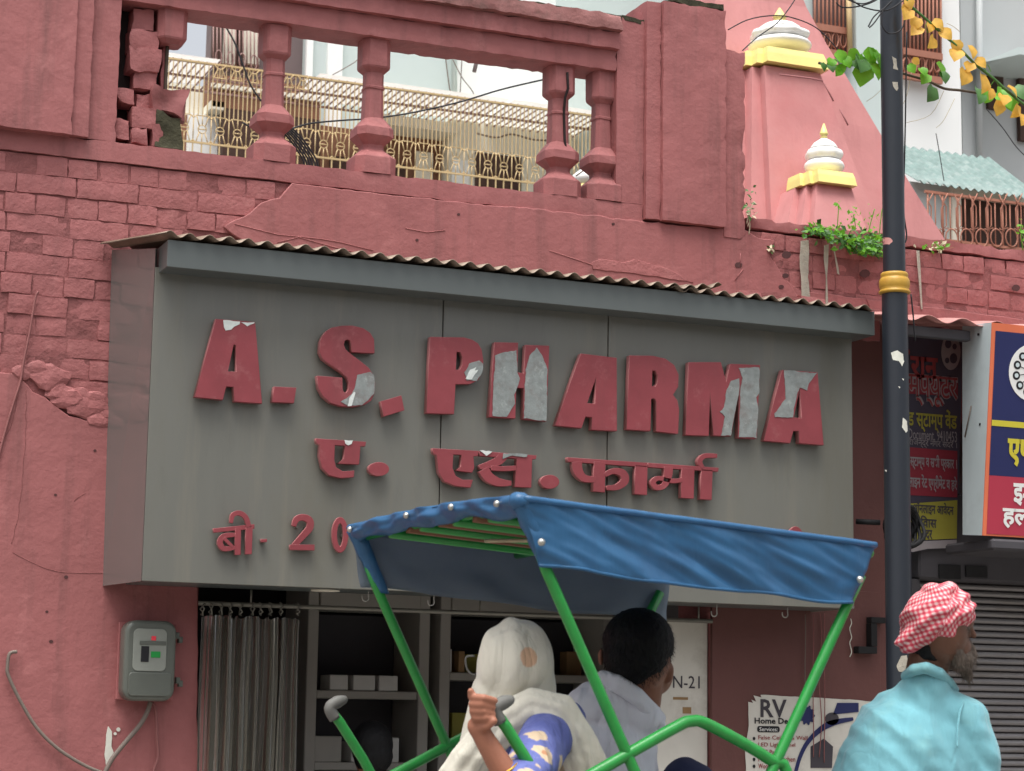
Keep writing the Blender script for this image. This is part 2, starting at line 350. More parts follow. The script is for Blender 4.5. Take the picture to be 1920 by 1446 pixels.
def stroke(pts, wds, n=5, sm=True):
    p = spline([Vector((x, y, 0)) for x, y in pts], n) if sm and len(pts) > 2 else [Vector((x, y, 0)) for x, y in pts]
    m = len(p); Lf, Rt = [], []
    for i in range(m):
        d = (p[min(i + 1, m - 1)] - p[max(i - 1, 0)]).normalized(); t = i / (m - 1) * (len(wds) - 1); k = min(int(t), len(wds) - 2) if len(wds) > 1 else 0
        wv = wds[k] + (wds[min(k + 1, len(wds) - 1)] - wds[k]) * (t - k); nn = Vector((-d.y, d.x, 0)) * wv / 2
        Lf.append(p[i] + nn); Rt.append(p[i] - nn)
    return [(v.x, v.y) for v in Lf + Rt[::-1]]
def oval(cx, cy, rx, ry, n=20, rot=0.): return [(cx + rx * math.cos(a) * math.cos(rot) - ry * math.sin(a) * math.sin(rot), cy + rx * math.cos(a) * math.sin(rot) + ry * math.sin(a) * math.cos(rot)) for a in [2 * math.pi * k / n for k in range(n)]]
# ================================================================== GROUND
def ground():
    bm = bmesh.new(); box_bm(bm, (-60, -60, -.3), (80, -1.6, 0)); tag(link('road', bm_mesh('road', bm), None, 'asphalt'), kind='structure')
    bm = bmesh.new(); box_bm(bm, (-60, -1.6, -.3), (80, 40, .12), .01); tag(link('pavement', bm_mesh('pavement', bm), None, 'concrete'), kind='structure')
ground()
def rough_box(name, lo, hi, mat, parent, step=.05, amp=.004, seed=0, sc_=14., edge=0., loc=None):
    """a box cut into a grid and worn by noise; edge > 0 chips the outline"""
    bm = bmesh.new(); n = [max(1, min(150, int(round((hi[i] - lo[i]) / step)))) for i in range(3)]
    vs = {}
    def V(i, j, k):
        if (i, j, k) not in vs:
            c = Vector((lo[0] + (hi[0] - lo[0]) * i / n[0], lo[1] + (hi[1] - lo[1]) * j / n[1], lo[2] + (hi[2] - lo[2]) * k / n[2]))
            d = mnoise.noise_vector(c * sc_ + Vector((seed * 7.1, 0, 0))) * amp
            e = (i in (0, n[0])) + (j in (0, n[1])) + (k in (0, n[2]))
            if edge and e >= 2:
                q = max(0, mnoise.noise(c * sc_ * 1.4 + Vector((seed * 3.3, 5, 0)))) * edge
                ctr = Vector([(lo[m] + hi[m]) / 2 for m in range(3)]); s = Vector([(1 if c[m] < ctr[m] else -1) if (i, j, k)[m] in (0, n[m]) else 0 for m in range(3)])
                d += s * q
            vs[(i, j, k)] = bm.verts.new(c + d)
        return vs[(i, j, k)]
    for a, b, c in ((0, 1, 2), (1, 2, 0), (2, 0, 1)):
        for side in (0, n[c]):
            for i in range(n[a]):
                for j in range(n[b]):
                    def g(x, y):
                        t = [0, 0, 0]; t[a], t[b], t[c] = x, y, side; return V(*t)
                    f = [g(i, j), g(i + 1, j), g(i + 1, j + 1), g(i, j + 1)]
                    bm.faces.new(f if side else f[::-1])
    me = bm_mesh(name, bm, True); me.set_sharp_from_angle(angle=R(38)); return link(name, me, parent, mat)
def opposite_side():                                     # houses across the street, behind the camera: they close off the low sky
    o = empty('opposite_houses', (3, -15, 0), 'plain rendered houses across the street', 'building', kind='structure')
    rq = random.Random(2); x = -34
    while x < 40:
        w_ = rq.uniform(5, 8); h_ = rq.uniform(5, 7.5); m = rq.choice(['cream_wall', 'brown_wood', 'grey_wall', 'tin_pink'])
        box('facade', (x, -22, 0), (x + w_ - .1, -16.2, h_), m, o, 0)
        for zz in (1.2, 3.4):
            for k in range(2): box('window', (x + .9 + k * w_ * .45, -16.22, zz), (x + 2.3 + k * w_ * .45, -16.15, zz + 1.5), 'very_dark', o, 0)
        x += w_
opposite_side()
# ================================================================== THE SHOP BUILDING
bld = empty('shop_building', (3, .2, 0), 'red painted old brick shop building with patched plaster and an open shop front', 'building')
XL, XR = wx(370, 1200), wx(1335, 1200)                 # shop opening
ZL = 2.16                                              # lintel
ZB0, ZB1 = wz(640, 353), wz(640, 317)                  # rail below the balusters
XPR = wx(1400, 300)                                    # right end of the parapet
ZRW = wz(1440, 432)                                    # top of the low wall on the right
poly = [(-1.5, .12), (XL, .12), (XL, ZL), (XR, ZL), (XR, .12), (4.99, .12), (4.99, ZRW - .1), (4.99, ZRW - .01), (XPR, ZRW - .01), (XPR, ZB0 - .004), (-1.5, ZB0 - .004)]
link('wall', flat([poly], .3), bld, 'mortar', (0, .312, 0))
# neighbour part of the wall behind the right shop
poly = [(4.992, 2.95), (10, 2.95), (10, ZRW - .05), (4.992, ZRW - .05)]
link('wall', flat([poly], .3), bld, 'mortar', (0, .312, 0))
rn = random.Random(4)
def brick_meshes(w, h, d, k, seed):
    out = []
    for s in range(k):
        r = random.Random(seed + s); nx, nz = (7 if w > .15 else 4), 3; vs, fs = [], []
        for j in range(nz + 1):
            for i in range(nx + 1):
                x, z = -w / 2 + w * i / nx, -h / 2 + h * j / nz; q = Vector((x * 26 + s * 9, z * 26, seed)); e = (i in (0, nx)) + (j in (0, nz))
                vs.append((x + .006 * mnoise.noise(q * 1.3 + Vector((0, 0, 4))), .0038 * mnoise.noise(q) + (.0008 if e == 1 else .003 if e == 2 else 0), z + .005 * mnoise.noise(q * 1.2 + Vector((0, 0, 9)))))
        for j in range(nz):
            for i in range(nx): a = j * (nx + 1) + i; fs.append((a, a + 1, a + nx + 2, a + nx + 1))
        rim = [i for i in range(nx + 1)] + [j * (nx + 1) + nx for j in range(1, nz + 1)] + [nz * (nx + 1) + i for i in range(nx - 1, -1, -1)] + [j * (nx + 1) for j in range(nz - 1, 0, -1)]
        k = len(vs); vs += [(vs[i][0], d, vs[i][2]) for i in rim]; m = len(rim)
        for i in range(m): fs.append((rim[(i + 1) % m], rim[i], k + i, k + (i + 1) % m))
        me = mesh('brick', vs, fs, True); me.set_sharp_from_angle(angle=R(32)); me.materials.append(MATS['paint_brick']); out.append(me)
    return out
STR = brick_meshes(.2315, .0735, .05, 12, 10); HDR = brick_meshes(.1128, .0735, .05, 12, 40)
def inside(p, poly):
    c = False; j = len(poly) - 1
    for i in range(len(poly)):
        (xi, yi), (xj, yj) = poly[i], poly[j]
        if (yi > p[1]) != (yj > p[1]) and p[0] < (xj - xi) * (p[1] - yi) / (yj - yi) + xi: c = not c
        j = i
    return c
def brick_field(region, z0, pitch, yoff, x0, start=0, rows=30, gapz=.0, skip=.0, par=bld):
    for r_ in range(rows):
        z = z0 - r_ * pitch; hd = (r_ + start) % 2; L = .118 if hd else .237; x = x0 + rn.uniform(0, .05) + (0 if hd else .06)
        while x < 8:
            if inside((x, z), region) and rn.random() > skip:
                o = link('brick', rn.choice(HDR if hd else STR), par, None, (x + rn.uniform(-.003, .003), yoff + rn.uniform(-.003, .005) + (.006 if rn.random() < .05 else 0), z + rn.uniform(-.003, .003)))
                o.rotation_euler = (rn.uniform(-.02, .02), rn.uniform(-.018, .018), rn.uniform(-.025, .025)); o.scale = (rn.uniform(.96, 1.02), 1, rn.uniform(.93, 1.04))
            x += L
def reg(pts, Y=0.): return [(at(x, y, Y).x, at(x, y, Y).z) for x, y in pts]
brick_field(reg([(-60, 268), (140, 282), (560, 318), (600, 352), (545, 345), (510, 395), (440, 450), (215, 440), (215, 770), (-60, 705)]), wz(60, 306), .0785, .006, 1.0, 1, rows=14)
brick_field(reg([(1415, 436), (1930, 472), (1930, 615), (1415, 560)]), ZRW - .045, .079, .0075, 4.3, 1, rows=5, skip=.04)
for o in [c for c in bld.children if c.name.startswith('brick')][-60:]: pass
# rubble where the plaster has come away under the brick field
rr = random.Random(8)
for (x, y, s) in [(95, 708, 30), (130, 745, 26), (165, 765, 30), (190, 785, 22), (70, 690, 20), (155, 742, 20), (112, 735, 22), (40, 700, 18), (180, 750, 20), (205, 775, 18)]:
    p = at(x, y, -.006); bm = bmesh.new(); bmesh.ops.create_icosphere(bm, subdivisions=2, radius=s / 490)
    for v in bm.verts: v.co = Vector((v.co.x * 1.2, v.co.y * .2, v.co.z * .8)) * (1 + .5 * mnoise.noise(v.co * 22 + Vector((x, y, 0))))
    link('plaster_lump', bm_mesh('plaster_lump', bm), bld, 'paint_brick', p)
# plaster coats (outlines as they show)
plate('plaster', [(-80, 690), (30, 700), (62, 735), (85, 745), (130, 780), (190, 795), (225, 815), (372, 830), (371, 1120), (370, 1800), (-80, 1800)], -.008, .02, 'paint_wall', bld, .004, rough=(.03, .004), seed=3)
plate('plaster', [(548, 343), (640, 355), (780, 370), (1000, 391), (1160, 409), (1300, 424), (1400, 432), (1420, 445), (1455, 452), (1440, 470), (1470, 520), (1500, 560), (1650, 580), (1650, 640), (1200, 600), (700, 540), (480, 470), (420, 424), (470, 398), (490, 380), (525, 370)], -.01, .022, 'paint_wall', bld, .004, rough=(.03, .006), seed=5)
# bare patches let into the plaster above the tin
plate('exposed_brick', [(1110, 492), (1125, 486), (1170, 492), (1190, 486), (1255, 505), (1290, 527), (1200, 515), (1180, 512), (1112, 505)], -.0135, .006, 'paint_brick', bld, .002, rough=(.02, .004), seed=6)
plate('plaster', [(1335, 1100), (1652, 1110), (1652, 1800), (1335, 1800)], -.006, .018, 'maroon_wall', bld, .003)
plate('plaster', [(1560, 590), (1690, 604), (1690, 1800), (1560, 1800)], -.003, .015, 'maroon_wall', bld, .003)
plate('plaster', [(1428, 500), (1470, 520), (1500, 545), (1660, 565), (1930, 600), (1930, 625), (1660, 600), (1480, 575)], -.007, .012, 'paint_wall', bld, .003, rough=(.04, .004), seed=9)
# flaked outlines: thin raised paint edges
for i, pts in enumerate([[(440, 420), (520, 440), (600, 448), (640, 455), (700, 470)], [(520, 455), (560, 445), (620, 462), (690, 480)], [(1030, 470), (1120, 500), (1220, 512), (1300, 530)], [(760, 428), (800, 436), (835, 432)]]):
    tube('paint_ridge', [at(x, y, -.0105) for x, y in pts], .0022, 'paint_brick', bld, 5)
# nails and holes in the plaster
for (x, y, r) in [(1385, 497, 7), (1473, 517, 6), (1465, 538, 5), (1475, 478, 9), (1622, 513, 10), (1905, 540, 8), (860, 402, 3), (104, 928, 3), (178, 845, 3), (88, 1147, 3), (96, 1203, 4), (124, 1082, 4), (782, 450, 3), (1150, 420, 3), (35, 65, 3)]:
    plate('hole', oval(x, y, r, r * .8, 9), -.012 if y < 480 or x > 700 else -.0095, .002, 'hole', bld, rough=(.006, .002), seed=x)
# cracks in the lower left plaster
for pts, r in [([(66, 560), (50, 640), (42, 712)], .004), ([(35, 740), (20, 800), (0, 830)], .003), ([(50, 730), (48, 800), (42, 900), (35, 960), (22, 1020)], .0025), ([(22, 1035), (60, 1055), (110, 1072), (190, 1075)], .0025), ([(160, 925), (140, 940), (150, 930)], .002)]:
    tube('crack', [p + Vector((.006 * mnoise.noise(p * 30), 0, 0)) for p in spline([at(x, y, -.008) for x, y in pts], 8)], r * .6, 'mortar', bld, 5)
# cement runs on the low wall at the right
plate('cement_run', [(1502, 452), (1516, 450), (1517, 480), (1515, 520), (1519, 566), (1504, 566), (1503, 530), (1500, 490)], -.011, .004, 'cement', bld, .001, rough=(.02, .003), seed=2)
for i, pts in enumerate([[(1546, 460), (1554, 458), (1553, 490), (1551, 520), (1553, 570), (1548, 570), (1549, 520), (1545, 485)], [(1564, 460), (1567, 478), (1572, 500), (1574, 515), (1570, 513), (1566, 482), (1562, 462)], [(1719, 470), (1724, 470), (1726, 500), (1727, 520), (1730, 580), (1727, 580), (1723, 525)]]):
    plate('cement_run', pts, -.012, .004, 'cement', bld, .0005)
for pts in [[(1378, 526), (1393, 505)], [(1388, 475), (1388, 500)], [(1622, 550), (1630, 575)]]: tube('scratch', [at(x, y, -.011) for x, y in pts], .0022, 'paint_brick', bld, 4)
# coping of the low wall
rough_box('coping', (XPR + .004, .004, ZRW), (8, .32, ZRW + .05), 'paint_wall', bld, .03, .008, 3, edge=.018)
# ================================================================== BALUSTRADE
bal = empty('balustrade', (3, .1, ZB0), 'weathered red parapet balustrade with square balusters, one missing and one cracked', 'balustrade')
X0 = -1.5
def xz(px, py, Y): p = at(px, py, Y); return p.x, p.z
ZT = wz(1150, 27, -.05); Z1 = wz(1150, 56, -.05); Z2 = wz(1150, 92, -.025); Z3 = wz(1150, 133, 0.)
XA = wx(166, 200); XB = wx(222, 150); XC = wx(1156, 250); XD = wx(1207, 250)
rough_box('bottom_rail', (X0, .0, ZB0), (XD, .19, ZB1), 'paint_wall', bal, .03, .003, 1, edge=.008)
rough_box('jamb', (XA, .001, ZB1 + .001), (XB, .19, Z3), 'paint_wall', bal, .03, .002, 2, edge=.008)
rough_box('jamb', (XC, .001, ZB1 + .001), (XD, .19, ZT + .02), 'paint_wall', bal, .03, .002, 3, edge=.005)
rough_box('top_rail', (XA, .0, Z3 + .001), (XC - .001, .17, Z2), 'paint_wall', bal, .025, .0025, 4, 22, edge=.008)
rough_box('top_rail_moulding', (XA, -.03, Z2 + .001), (XC - .001, .18, Z1), 'paint_wall', bal, .025, .0025, 5, 22, edge=.009)
rough_box('coping', (XA, -.06, Z1 + .001), (XC - .001, .2, ZT), 'paint_mossy', bal, .022, .006, 6, 20, edge=.016)
xp = wx(137, 200, -.05)
rough_box('pier', (X0, -.05, ZB1 - .004), (xp, .2, 5.2), 'paint_wall', bal, .03, .002, 7, edge=.007)
rough_box('pier_edge', (xp + .001, -.028, ZB1 + .0), (XA - .001, .2, 5.2), 'paint_wall', bal, .025, .002, 8, 20, edge=.007)
xe, xf, xg = wx(1243, 250, -.04), wx(1362, 250, -.04), wx(1397, 300, -.015)
ztp = wz(1300, 12, -.04); zpb = wz(1300, 420, -.02)
rough_box('pier_edge', (XD + .001, -.022, zpb), (xe - .001, .2, ztp), 'paint_wall', bal, .025, .002, 9, 20, edge=.006)
rough_box('pier', (xe, -.04, zpb - .003), (xf, .25, ztp + .005), 'paint_wall', bal, .025, .0025, 10, 20, edge=.01)
rough_box('pier_edge', (xf + .001, -.015, zpb - .04), (xg, .25, wz(1380, 95, -.02)), 'paint_wall', bal, .025, .003, 11, 20, edge=.016)
rough_box('moss_crust', (xe + .03, -.035, ztp + .006), (xf - .01, .2, ztp + .03), 'moss', bal, .03, .012, 12, 20)
for (x, y, w_) in [(1110, 14, .25), (1000, 2, .3), (1180, 25, .12)]:
    p = at(x, y, .05); rough_box('moss_crust', (p.x - w_ / 2, .0, ZT - .003), (p.x + w_ / 2, .16, ZT + .018), 'moss', bal, .03, .01, int(w_ * 99), 24)
# balusters: a chamfered square section along a turned outline
PROF = [(150, 155), (296, 155), (306, 147), (330, 100), (400, 98), (405, 108), (416, 108), (420, 98), (580, 104), (590, 122), (640, 202), (684, 205), (728, 118), (742, 112), (752, 120), (800, 222), (806, 228), (896, 228)]
def baluster_me(chip=0, cut=None):
    h = Z3 - ZB1; k = h / (896 - 150); prof = [((896 - y) * k, w_ * k * .5) for y, w_ in PROF]
    if cut: prof = [p for p in prof if cut[0] * h <= p[0] <= cut[1] * h]
    bm = bmesh.new(); rings = []
    for i, (z, a) in enumerate(prof):
        c = a * .38; sq = [(a, -a + c), (a, a - c), (a - c, a), (-a + c, a), (-a, a - c), (-a, -a + c), (-a + c, -a), (a - c, -a)]
        rings.append([bm.verts.new(Vector((x, y, z)) + mnoise.noise_vector(Vector((x * 20 + chip * 3, y * 20, z * 20))) * .004) for x, y in sq])
    for A, B in zip(rings, rings[1:]):
        for q in range(8): bm.faces.new((A[q], A[(q + 1) % 8], B[(q + 1) % 8], B[q]))
    bm.faces.new(rings[0]); bm.faces.new(rings[-1])
    return bm_mesh('baluster', bm)
BY = .085
for i, px in enumerate((512, 699, 1047, 1128)):
    x = wx(px, 180, BY); link('baluster', baluster_me(i), bal, 'paint_wall', (x, BY, ZB1 + .001))
xq = wx(1047, 180, BY)
b = tube('crack', [Vector((xq + .012, BY - .066, Z3 - .03)), Vector((xq + .016, BY - .067, Z3 - .1)), Vector((xq + .006, BY - .06, Z3 - .14)), Vector((xq + .008, BY - .043, Z3 - .2)), Vector((xq + .013, BY - .044, Z3 - .32)), Vector((xq + .012, BY - .062, Z3 - .38))], .006, 'dark_gap', bal, 5)
# the broken baluster and the bared brick core at the left end
xb = wx(316, 150, BY)
link('broken_baluster', baluster_me(7, (.68, 1)), bal, 'paint_wall', (xb, BY, ZB1 + .001))
for (z0, z1, sx, m) in [(.26, .44, .075, 'paint_wall'), (.02, .25, .06, 'moss')]:
    h = Z3 - ZB1; rough_box('baluster_stump', (xb - sx, BY - .06, ZB1 + z0 * h), (xb + sx * .8, BY + .06, ZB1 + z1 * h), m, bal, .025, .03, int(sx * 999), 12)
tube('reinforcing_bar', [(xb - .01, BY, ZB1), (xb - .012, BY, ZB1 + .3), (xb - .008, BY, Z3)], .007, 'twig', bal, 6)
box('gap_backing', (XB - .01, .13, ZB1 + .002), (wx(300, 150, .13), .185, Z3 - .002), 'dark_gap', bal)
rb = random.Random(21)
for (x0, y0, x1, y1, yy) in [(247, 20, 288, 55, .06), (243, 58, 300, 92, .04), (242, 93, 303, 130, .035), (250, 138, 296, 165, .05), (255, 178, 290, 200, .06), (219, 168, 252, 192, .04), (245, 205, 303, 238, .03), (213, 225, 243, 258, .03), (245, 240, 278, 268, .02), (284, 234, 308, 273, .03), (300, 60, 315, 200, .09)]:
    a, c = at(x0, y1, yy), at(x1, y0, yy); rough_box('brick', (a.x, yy, a.z), (c.x, yy + .09, c.z), 'paint_brick', bal, .022, .008, rb.randint(0, 99), 18, edge=.018)
# ================================================================== SHOP SIGN
YS = -.35
SX0, SX1, SZ0, SZ1 = 1.6987, 4.7196, 2.0615, 3.23
sign = empty('shop_sign', (3.2, -.2, SZ0), 'large grey metal shop sign box with raised red letters and peeling paint', 'sign')
seams = [SX0, wx(829, 700, YS), wx(1140, 700, YS), SX1]
for a, c in zip(seams, seams[1:]):
    bm = bmesh.new(); box_bm(bm, (a + .0022, YS, SZ0), (c - .0022, YS + .02, SZ1), .002); link('panel', bm_mesh('panel', bm), sign, 'sign_grey')
box('seam_backing', (SX0 + .02, YS + .021, SZ0 + .01), (SX1 - .02, YS + .03, SZ1), 'dark_gap', sign)
vs = [(SX0, YS + .001, SZ0), (1.628, -.002, SZ0 - .004), (1.606, -.002, 3.355), (SX0, YS + .001, 3.3), (SX0 + .012, YS + .02, SZ0), (1.645, -.002, SZ0), (1.62, -.002, 3.355), (SX0 + .012, YS + .02, 3.3)]
link('side_panel', mesh('side_panel', vs, [(0, 1, 2, 3)[::-1], (4, 5, 6, 7), (0, 1, 5, 4), (1, 2, 6, 5), (2, 3, 7, 6), (3, 0, 4, 7)]), sign, 'sign_gloss')
box('side_panel', (SX1 - .012, YS + .021, SZ0), (SX1, -.003, 3.3), 'sign_grey', sign)
box('underside', (SX0 + .014, YS + .031, SZ0 + .004), (SX1 - .014, -.012, SZ0 + .016), 'cap_grey', sign)
for a in seams[:-1]:
    for k in range(5): lathe('rivet', [(.005, 0), (.0045, .0015), (.002, .0028)], 'cap_grey', sign, (0, 0, 0), 8).matrix_world = Matrix.Translation(Vector((a + .018, YS, SZ0 + .06 + k * .26)) - sign.location) @ Matrix.Rotation(math.pi / 2, 4, 'X')
YC = -.475
ca, cb = at(313, 500, YC), at(1640, 585, YC)
box('cap', (ca.x, YC, ca.z), (cb.x, -.02, ca.z + .102), 'cap_grey', sign, .002)
def glyph(name, outs, tr, depth=.03, standoff=.012, mat='letter_red', holes=(), label=None):
    """outs: outlines in a zoomed crop; tr maps them to picture pixels; raised off the sign face"""
    Yf = YS - standoff - depth
    pl = [reg([tr(*p) for p in o], Yf) for o in (outs, *holes)]
    c = (sum(p[0] for p in pl[0]) / len(pl[0]), sum(p[1] for p in pl[0]) / len(pl[0]))
    me = flat([[(x - c[0], z - c[1]) for x, z in p] for p in pl], depth, .0015)
    o = link(name, me, sign, mat, (c[0], Yf + depth, c[1])); me.materials.append(MATS['letter_lit_side'])
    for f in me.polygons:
        if f.normal.y > -.5 and (f.normal.x < -.3 or f.normal.z > .5): f.material_index = 1  # left and upward faces coloured lighter, as if lit from overhead
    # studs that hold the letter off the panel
    bm = bmesh.new()
    for dx in (-.2, .2):
        xs = [p[0] for p in pl[0]]; zs = [p[1] for p in pl[0]]; bmesh.ops.create_cube(bm, size=1, matrix=Matrix.Translation(((max(xs) - min(xs)) * dx, standoff / 2, 0)) @ Matrix.Diagonal((.01, standoff + .004, .01, 1)))
    link('stud', bm_mesh('stud', bm), o, 'dull_steel', (c[0], Yf + depth, c[1]))
    return o
def patch(letter, pts, tr, lift=.0025, mat='bare_metal', depth=.03, standoff=.012, seed=1):
    Yf = YS - standoff - depth - lift; pl = jag(reg([tr(*p) for p in pts], Yf), .012, .0035, seed)
    c = pl[0]; me = flat([[(x - c[0], z - c[1]) for x, z in pl]], lift + .0005); link('bare_patch', me, letter, mat, (c[0], Yf + lift + .0005, c[1]))
T3 = lambda x, y: (340 + x / 3.4286, 560 + y / 3.4286)
T5 = lambda x, y: (640 + x / 3, 480 + y / 3)
T4 = lambda x, y: (1000 + x / 3.3103, 600 + y / 3.3103)
TH = lambda x, y: (560 + x / 2.3415, 790 + y / 2.3415)
T7 = lambda x, y: (x / 2.975, 960 + y / 2.975)
def smooth(pts, n=4):
    q = spline([Vector((*p, 0)) for p in pts + [pts[0]]], n); return [(v.x, v.y) for v in q[:-1]]
g = glyph('letter', [(222, 130), (475, 150), (520, 675), (340, 662), (335, 568), (290, 565), (268, 652), (85, 632)], T3, holes=[[(338, 295), (350, 300), (355, 470), (300, 468)]])
patch(g, [(270, 138), (378, 148), (375, 165), (340, 180), (320, 200), (285, 205)], T3, mat='bare_bright', seed=3); patch(g, [(385, 152), (472, 152), (468, 160), (425, 178)], T3, mat='bare_bright', seed=4)
glyph('full_stop', [(597, 565), (740, 572), (725, 672), (583, 665)], T3)
g = glyph('letter', [(888, 345), (893, 275), (908, 240), (930, 210), (965, 187), (1030, 174), (1100, 173), (1170, 190), (1215, 220), (1240, 262), (1243, 352), (1095, 345), (1092, 290), (1085, 270), (1068, 263), (1052, 272), (1046, 297), (1056, 325), (1085, 352), (1150, 400), (1205, 445), (1236, 490), (1247, 545), (1243, 610), (1222, 655), (1180, 683), (1110, 697), (1030, 693), (960, 671), (910, 628), (880, 575), (872, 495), (1035, 508), (1038, 585), (1048, 605), (1062, 604), (1074, 585), (1078, 542), (1064, 505), (1020, 467), (960, 427), (910, 390)], T3)
patch(g, [(1132, 490), (1215, 470), (1238, 492), (1244, 545), (1240, 612), (1200, 655), (1160, 686), (1080, 694), (1025, 662), (1065, 640), (1105, 595)], T3, seed=5)
patch(g, [(1080, 640), (1110, 600), (1120, 605), (1095, 690), (1070, 692)], T3, .0035, 'bare_bright', seed=6)
glyph('full_stop', [(1283, 660), (1415, 622), (1435, 718), (1300, 760)], T3)
g = glyph('letter', [(500, 455), (690, 458), (735, 470), (770, 492), (790, 527), (800, 590), (794, 655), (770, 700), (725, 721), (643, 722), (635, 890), (478, 885)], T5, holes=[[(650, 540), (670, 542), (682, 570), (680, 610), (668, 640), (645, 640)]])
patch(g, [(692, 655), (720, 605), (775, 588), (796, 605), (793, 655), (762, 704), (705, 700)], T5, seed=7); patch(g, [(700, 690), (725, 640), (760, 625), (750, 645), (770, 640), (735, 695)], T5, .0035, 'bare_bright', seed=8)
g = glyph('letter', [(862, 485), (995, 488), (992, 655), (1028, 660), (1035, 500), (1170, 505), (1155, 930), (1022, 918), (1026, 745), (985, 740), (980, 915), (830, 905)], T5)
patch(g, [(865, 560), (920, 540), (985, 530), (990, 600), (990, 655), (1005, 690), (972, 780), (978, 830), (930, 905), (852, 900)], T5, seed=9); patch(g, [(1100, 515), (1130, 560), (1160, 640), (1153, 928), (1026, 914), (1036, 640), (1060, 560)], T5, seed=10)
glyph('letter', [(295, 208), (518, 235), (520, 690), (360, 682), (365, 605), (325, 600), (300, 672), (135, 655)], T4, holes=[[(390, 360), (383, 520), (335, 516)]])
glyph('letter', [(598, 220), (740, 222), (820, 240), (875, 280), (903, 340), (900, 415), (868, 465), (895, 500), (906, 560), (900, 708), (762, 692), (765, 515), (758, 493), (745, 486), (733, 492), (728, 690), (578, 680)], T4, holes=[[(740, 315), (758, 315), (772, 345), (772, 390), (758, 412), (737, 410)]])
g = glyph('letter', [(965, 262), (1165, 262), (1198, 385), (1222, 272), (1408, 280), (1388, 738), (1270, 732), (1282, 420), (1228, 722), (1118, 718), (1098, 450), (1090, 720), (945, 715)], T4)
patch(g, [(1275, 298), (1402, 295), (1404, 450), (1384, 480), (1394, 530), (1386, 735), (1276, 728), (1286, 430), (1300, 360)], T4, seed=11); patch(g, [(1280, 415), (1226, 718), (1165, 718), (1190, 600), (1158, 570), (1185, 540), (1197, 450), (1228, 378), (1278, 362)], T4, seed=12)
g = glyph('letter', [(1545, 310), (1765, 325), (1803, 778), (1650, 765), (1648, 690), (1615, 690), (1595, 765), (1430, 750)], T4, holes=[[(1655, 420), (1667, 610), (1618, 605)]])
patch(g, [(1557, 313), (1763, 328), (1710, 395), (1700, 438), (1655, 420), (1640, 450), (1616, 550), (1612, 605), (1500, 604), (1497, 580), (1568, 490), (1565, 430)], T4, seed=13)
# Devanagari line: each letter from joined strokes, each stroke a hair deeper than the last
def akshara(strokes, tr, sub=(), depth=.026):
    first = None
    for i, s in enumerate(strokes):
        if first is None: first = glyph('letter', s, tr, depth)
        else:
            Yf = YS - .012 - depth - .0007 * i; pl = reg([tr(*p) for p in s], Yf); c = pl[0]
            me = flat([[(x - c[0], z - c[1]) for x, z in pl]], depth, .001); o = link('stroke', me, first, 'letter_red', (c[0], Yf + depth, c[1])); me.materials.append(MATS['letter_lit_side'])
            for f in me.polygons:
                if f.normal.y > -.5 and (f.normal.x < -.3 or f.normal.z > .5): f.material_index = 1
    return first
g = akshara([[(75, 75), (297, 90), (293, 110), (272, 110), (266, 190), (172, 186), (198, 165), (204, 108), (160, 105), (157, 170), (165, 202), (195, 220), (245, 216), (243, 246), (185, 250), (135, 238), (102, 205), (90, 150), (92, 105), (78, 95)]], TH)
patch(g, [(202, 82), (238, 84), (232, 100), (218, 106), (205, 98)], TH, mat='bare_bright', depth=.026, seed=14)
glyph('full_stop', oval(352, 210, 46, 31, 20), TH, .026)
g = akshara([[(588, 118), (790, 130), (788, 152), (768, 154), (772, 205), (762, 226), (690, 216), (712, 200), (715, 148), (680, 146), (676, 205), (690, 240), (720, 257), (765, 257), (755, 292), (690, 285), (640, 265), (614, 225), (606, 150), (590, 140)]], TH)
g = akshara([[(792, 130), (1045, 150), (1042, 166), (1026, 167), (1022, 292), (948, 288), (958, 164), (795, 152)], stroke([(900, 150), (880, 172), (845, 188), (795, 202)], [44, 40, 34, 20]), stroke([(812, 210), (835, 245), (880, 268), (935, 272)], [48, 46, 36, 20]), stroke([(845, 205), (900, 208), (955, 205)], [22, 22])], TH)
patch(g, [(795, 128), (850, 134), (840, 142), (825, 152), (812, 140)], TH, depth=.026, lift=.0035, mat='bare_bright', seed=15); patch(g, [(900, 140), (1005, 146), (1002, 156), (940, 150), (915, 158), (895, 165)], TH, depth=.026, lift=.0035, seed=16)
glyph('full_stop', oval(1103, 266, 42, 31, 20), TH, .026)
akshara([[(1180, 158), (1530, 182), (1530, 202), (1182, 178)], [(1297, 176), (1347, 180), (1345, 312), (1293, 308)], stroke([(1222, 178), (1228, 220), (1255, 250), (1305, 256)], [44, 42, 32, 24]), stroke([(1345, 236), (1385, 218), (1425, 230), (1432, 262), (1400, 288), (1352, 292)], [20, 26, 34, 36, 28, 18])], TH)
akshara([[(1478, 192), (1532, 196), (1530, 324), (1474, 320)]], TH)
akshara([[(1534, 182), (1845, 204), (1842, 222), (1534, 202)], [(1682, 204), (1738, 208), (1735, 340), (1678, 336)], stroke([(1625, 200), (1622, 240), (1605, 282), (1572, 290), (1556, 268), (1582, 250), (1640, 262), (1685, 258)], [40, 36, 26, 24, 24, 20, 20, 20])], TH)
akshara([[(1768, 210), (1818, 214), (1814, 346), (1762, 342)], stroke([(1775, 205), (1762, 175), (1785, 152), (1838, 152)], [16, 22, 22, 18])], TH)
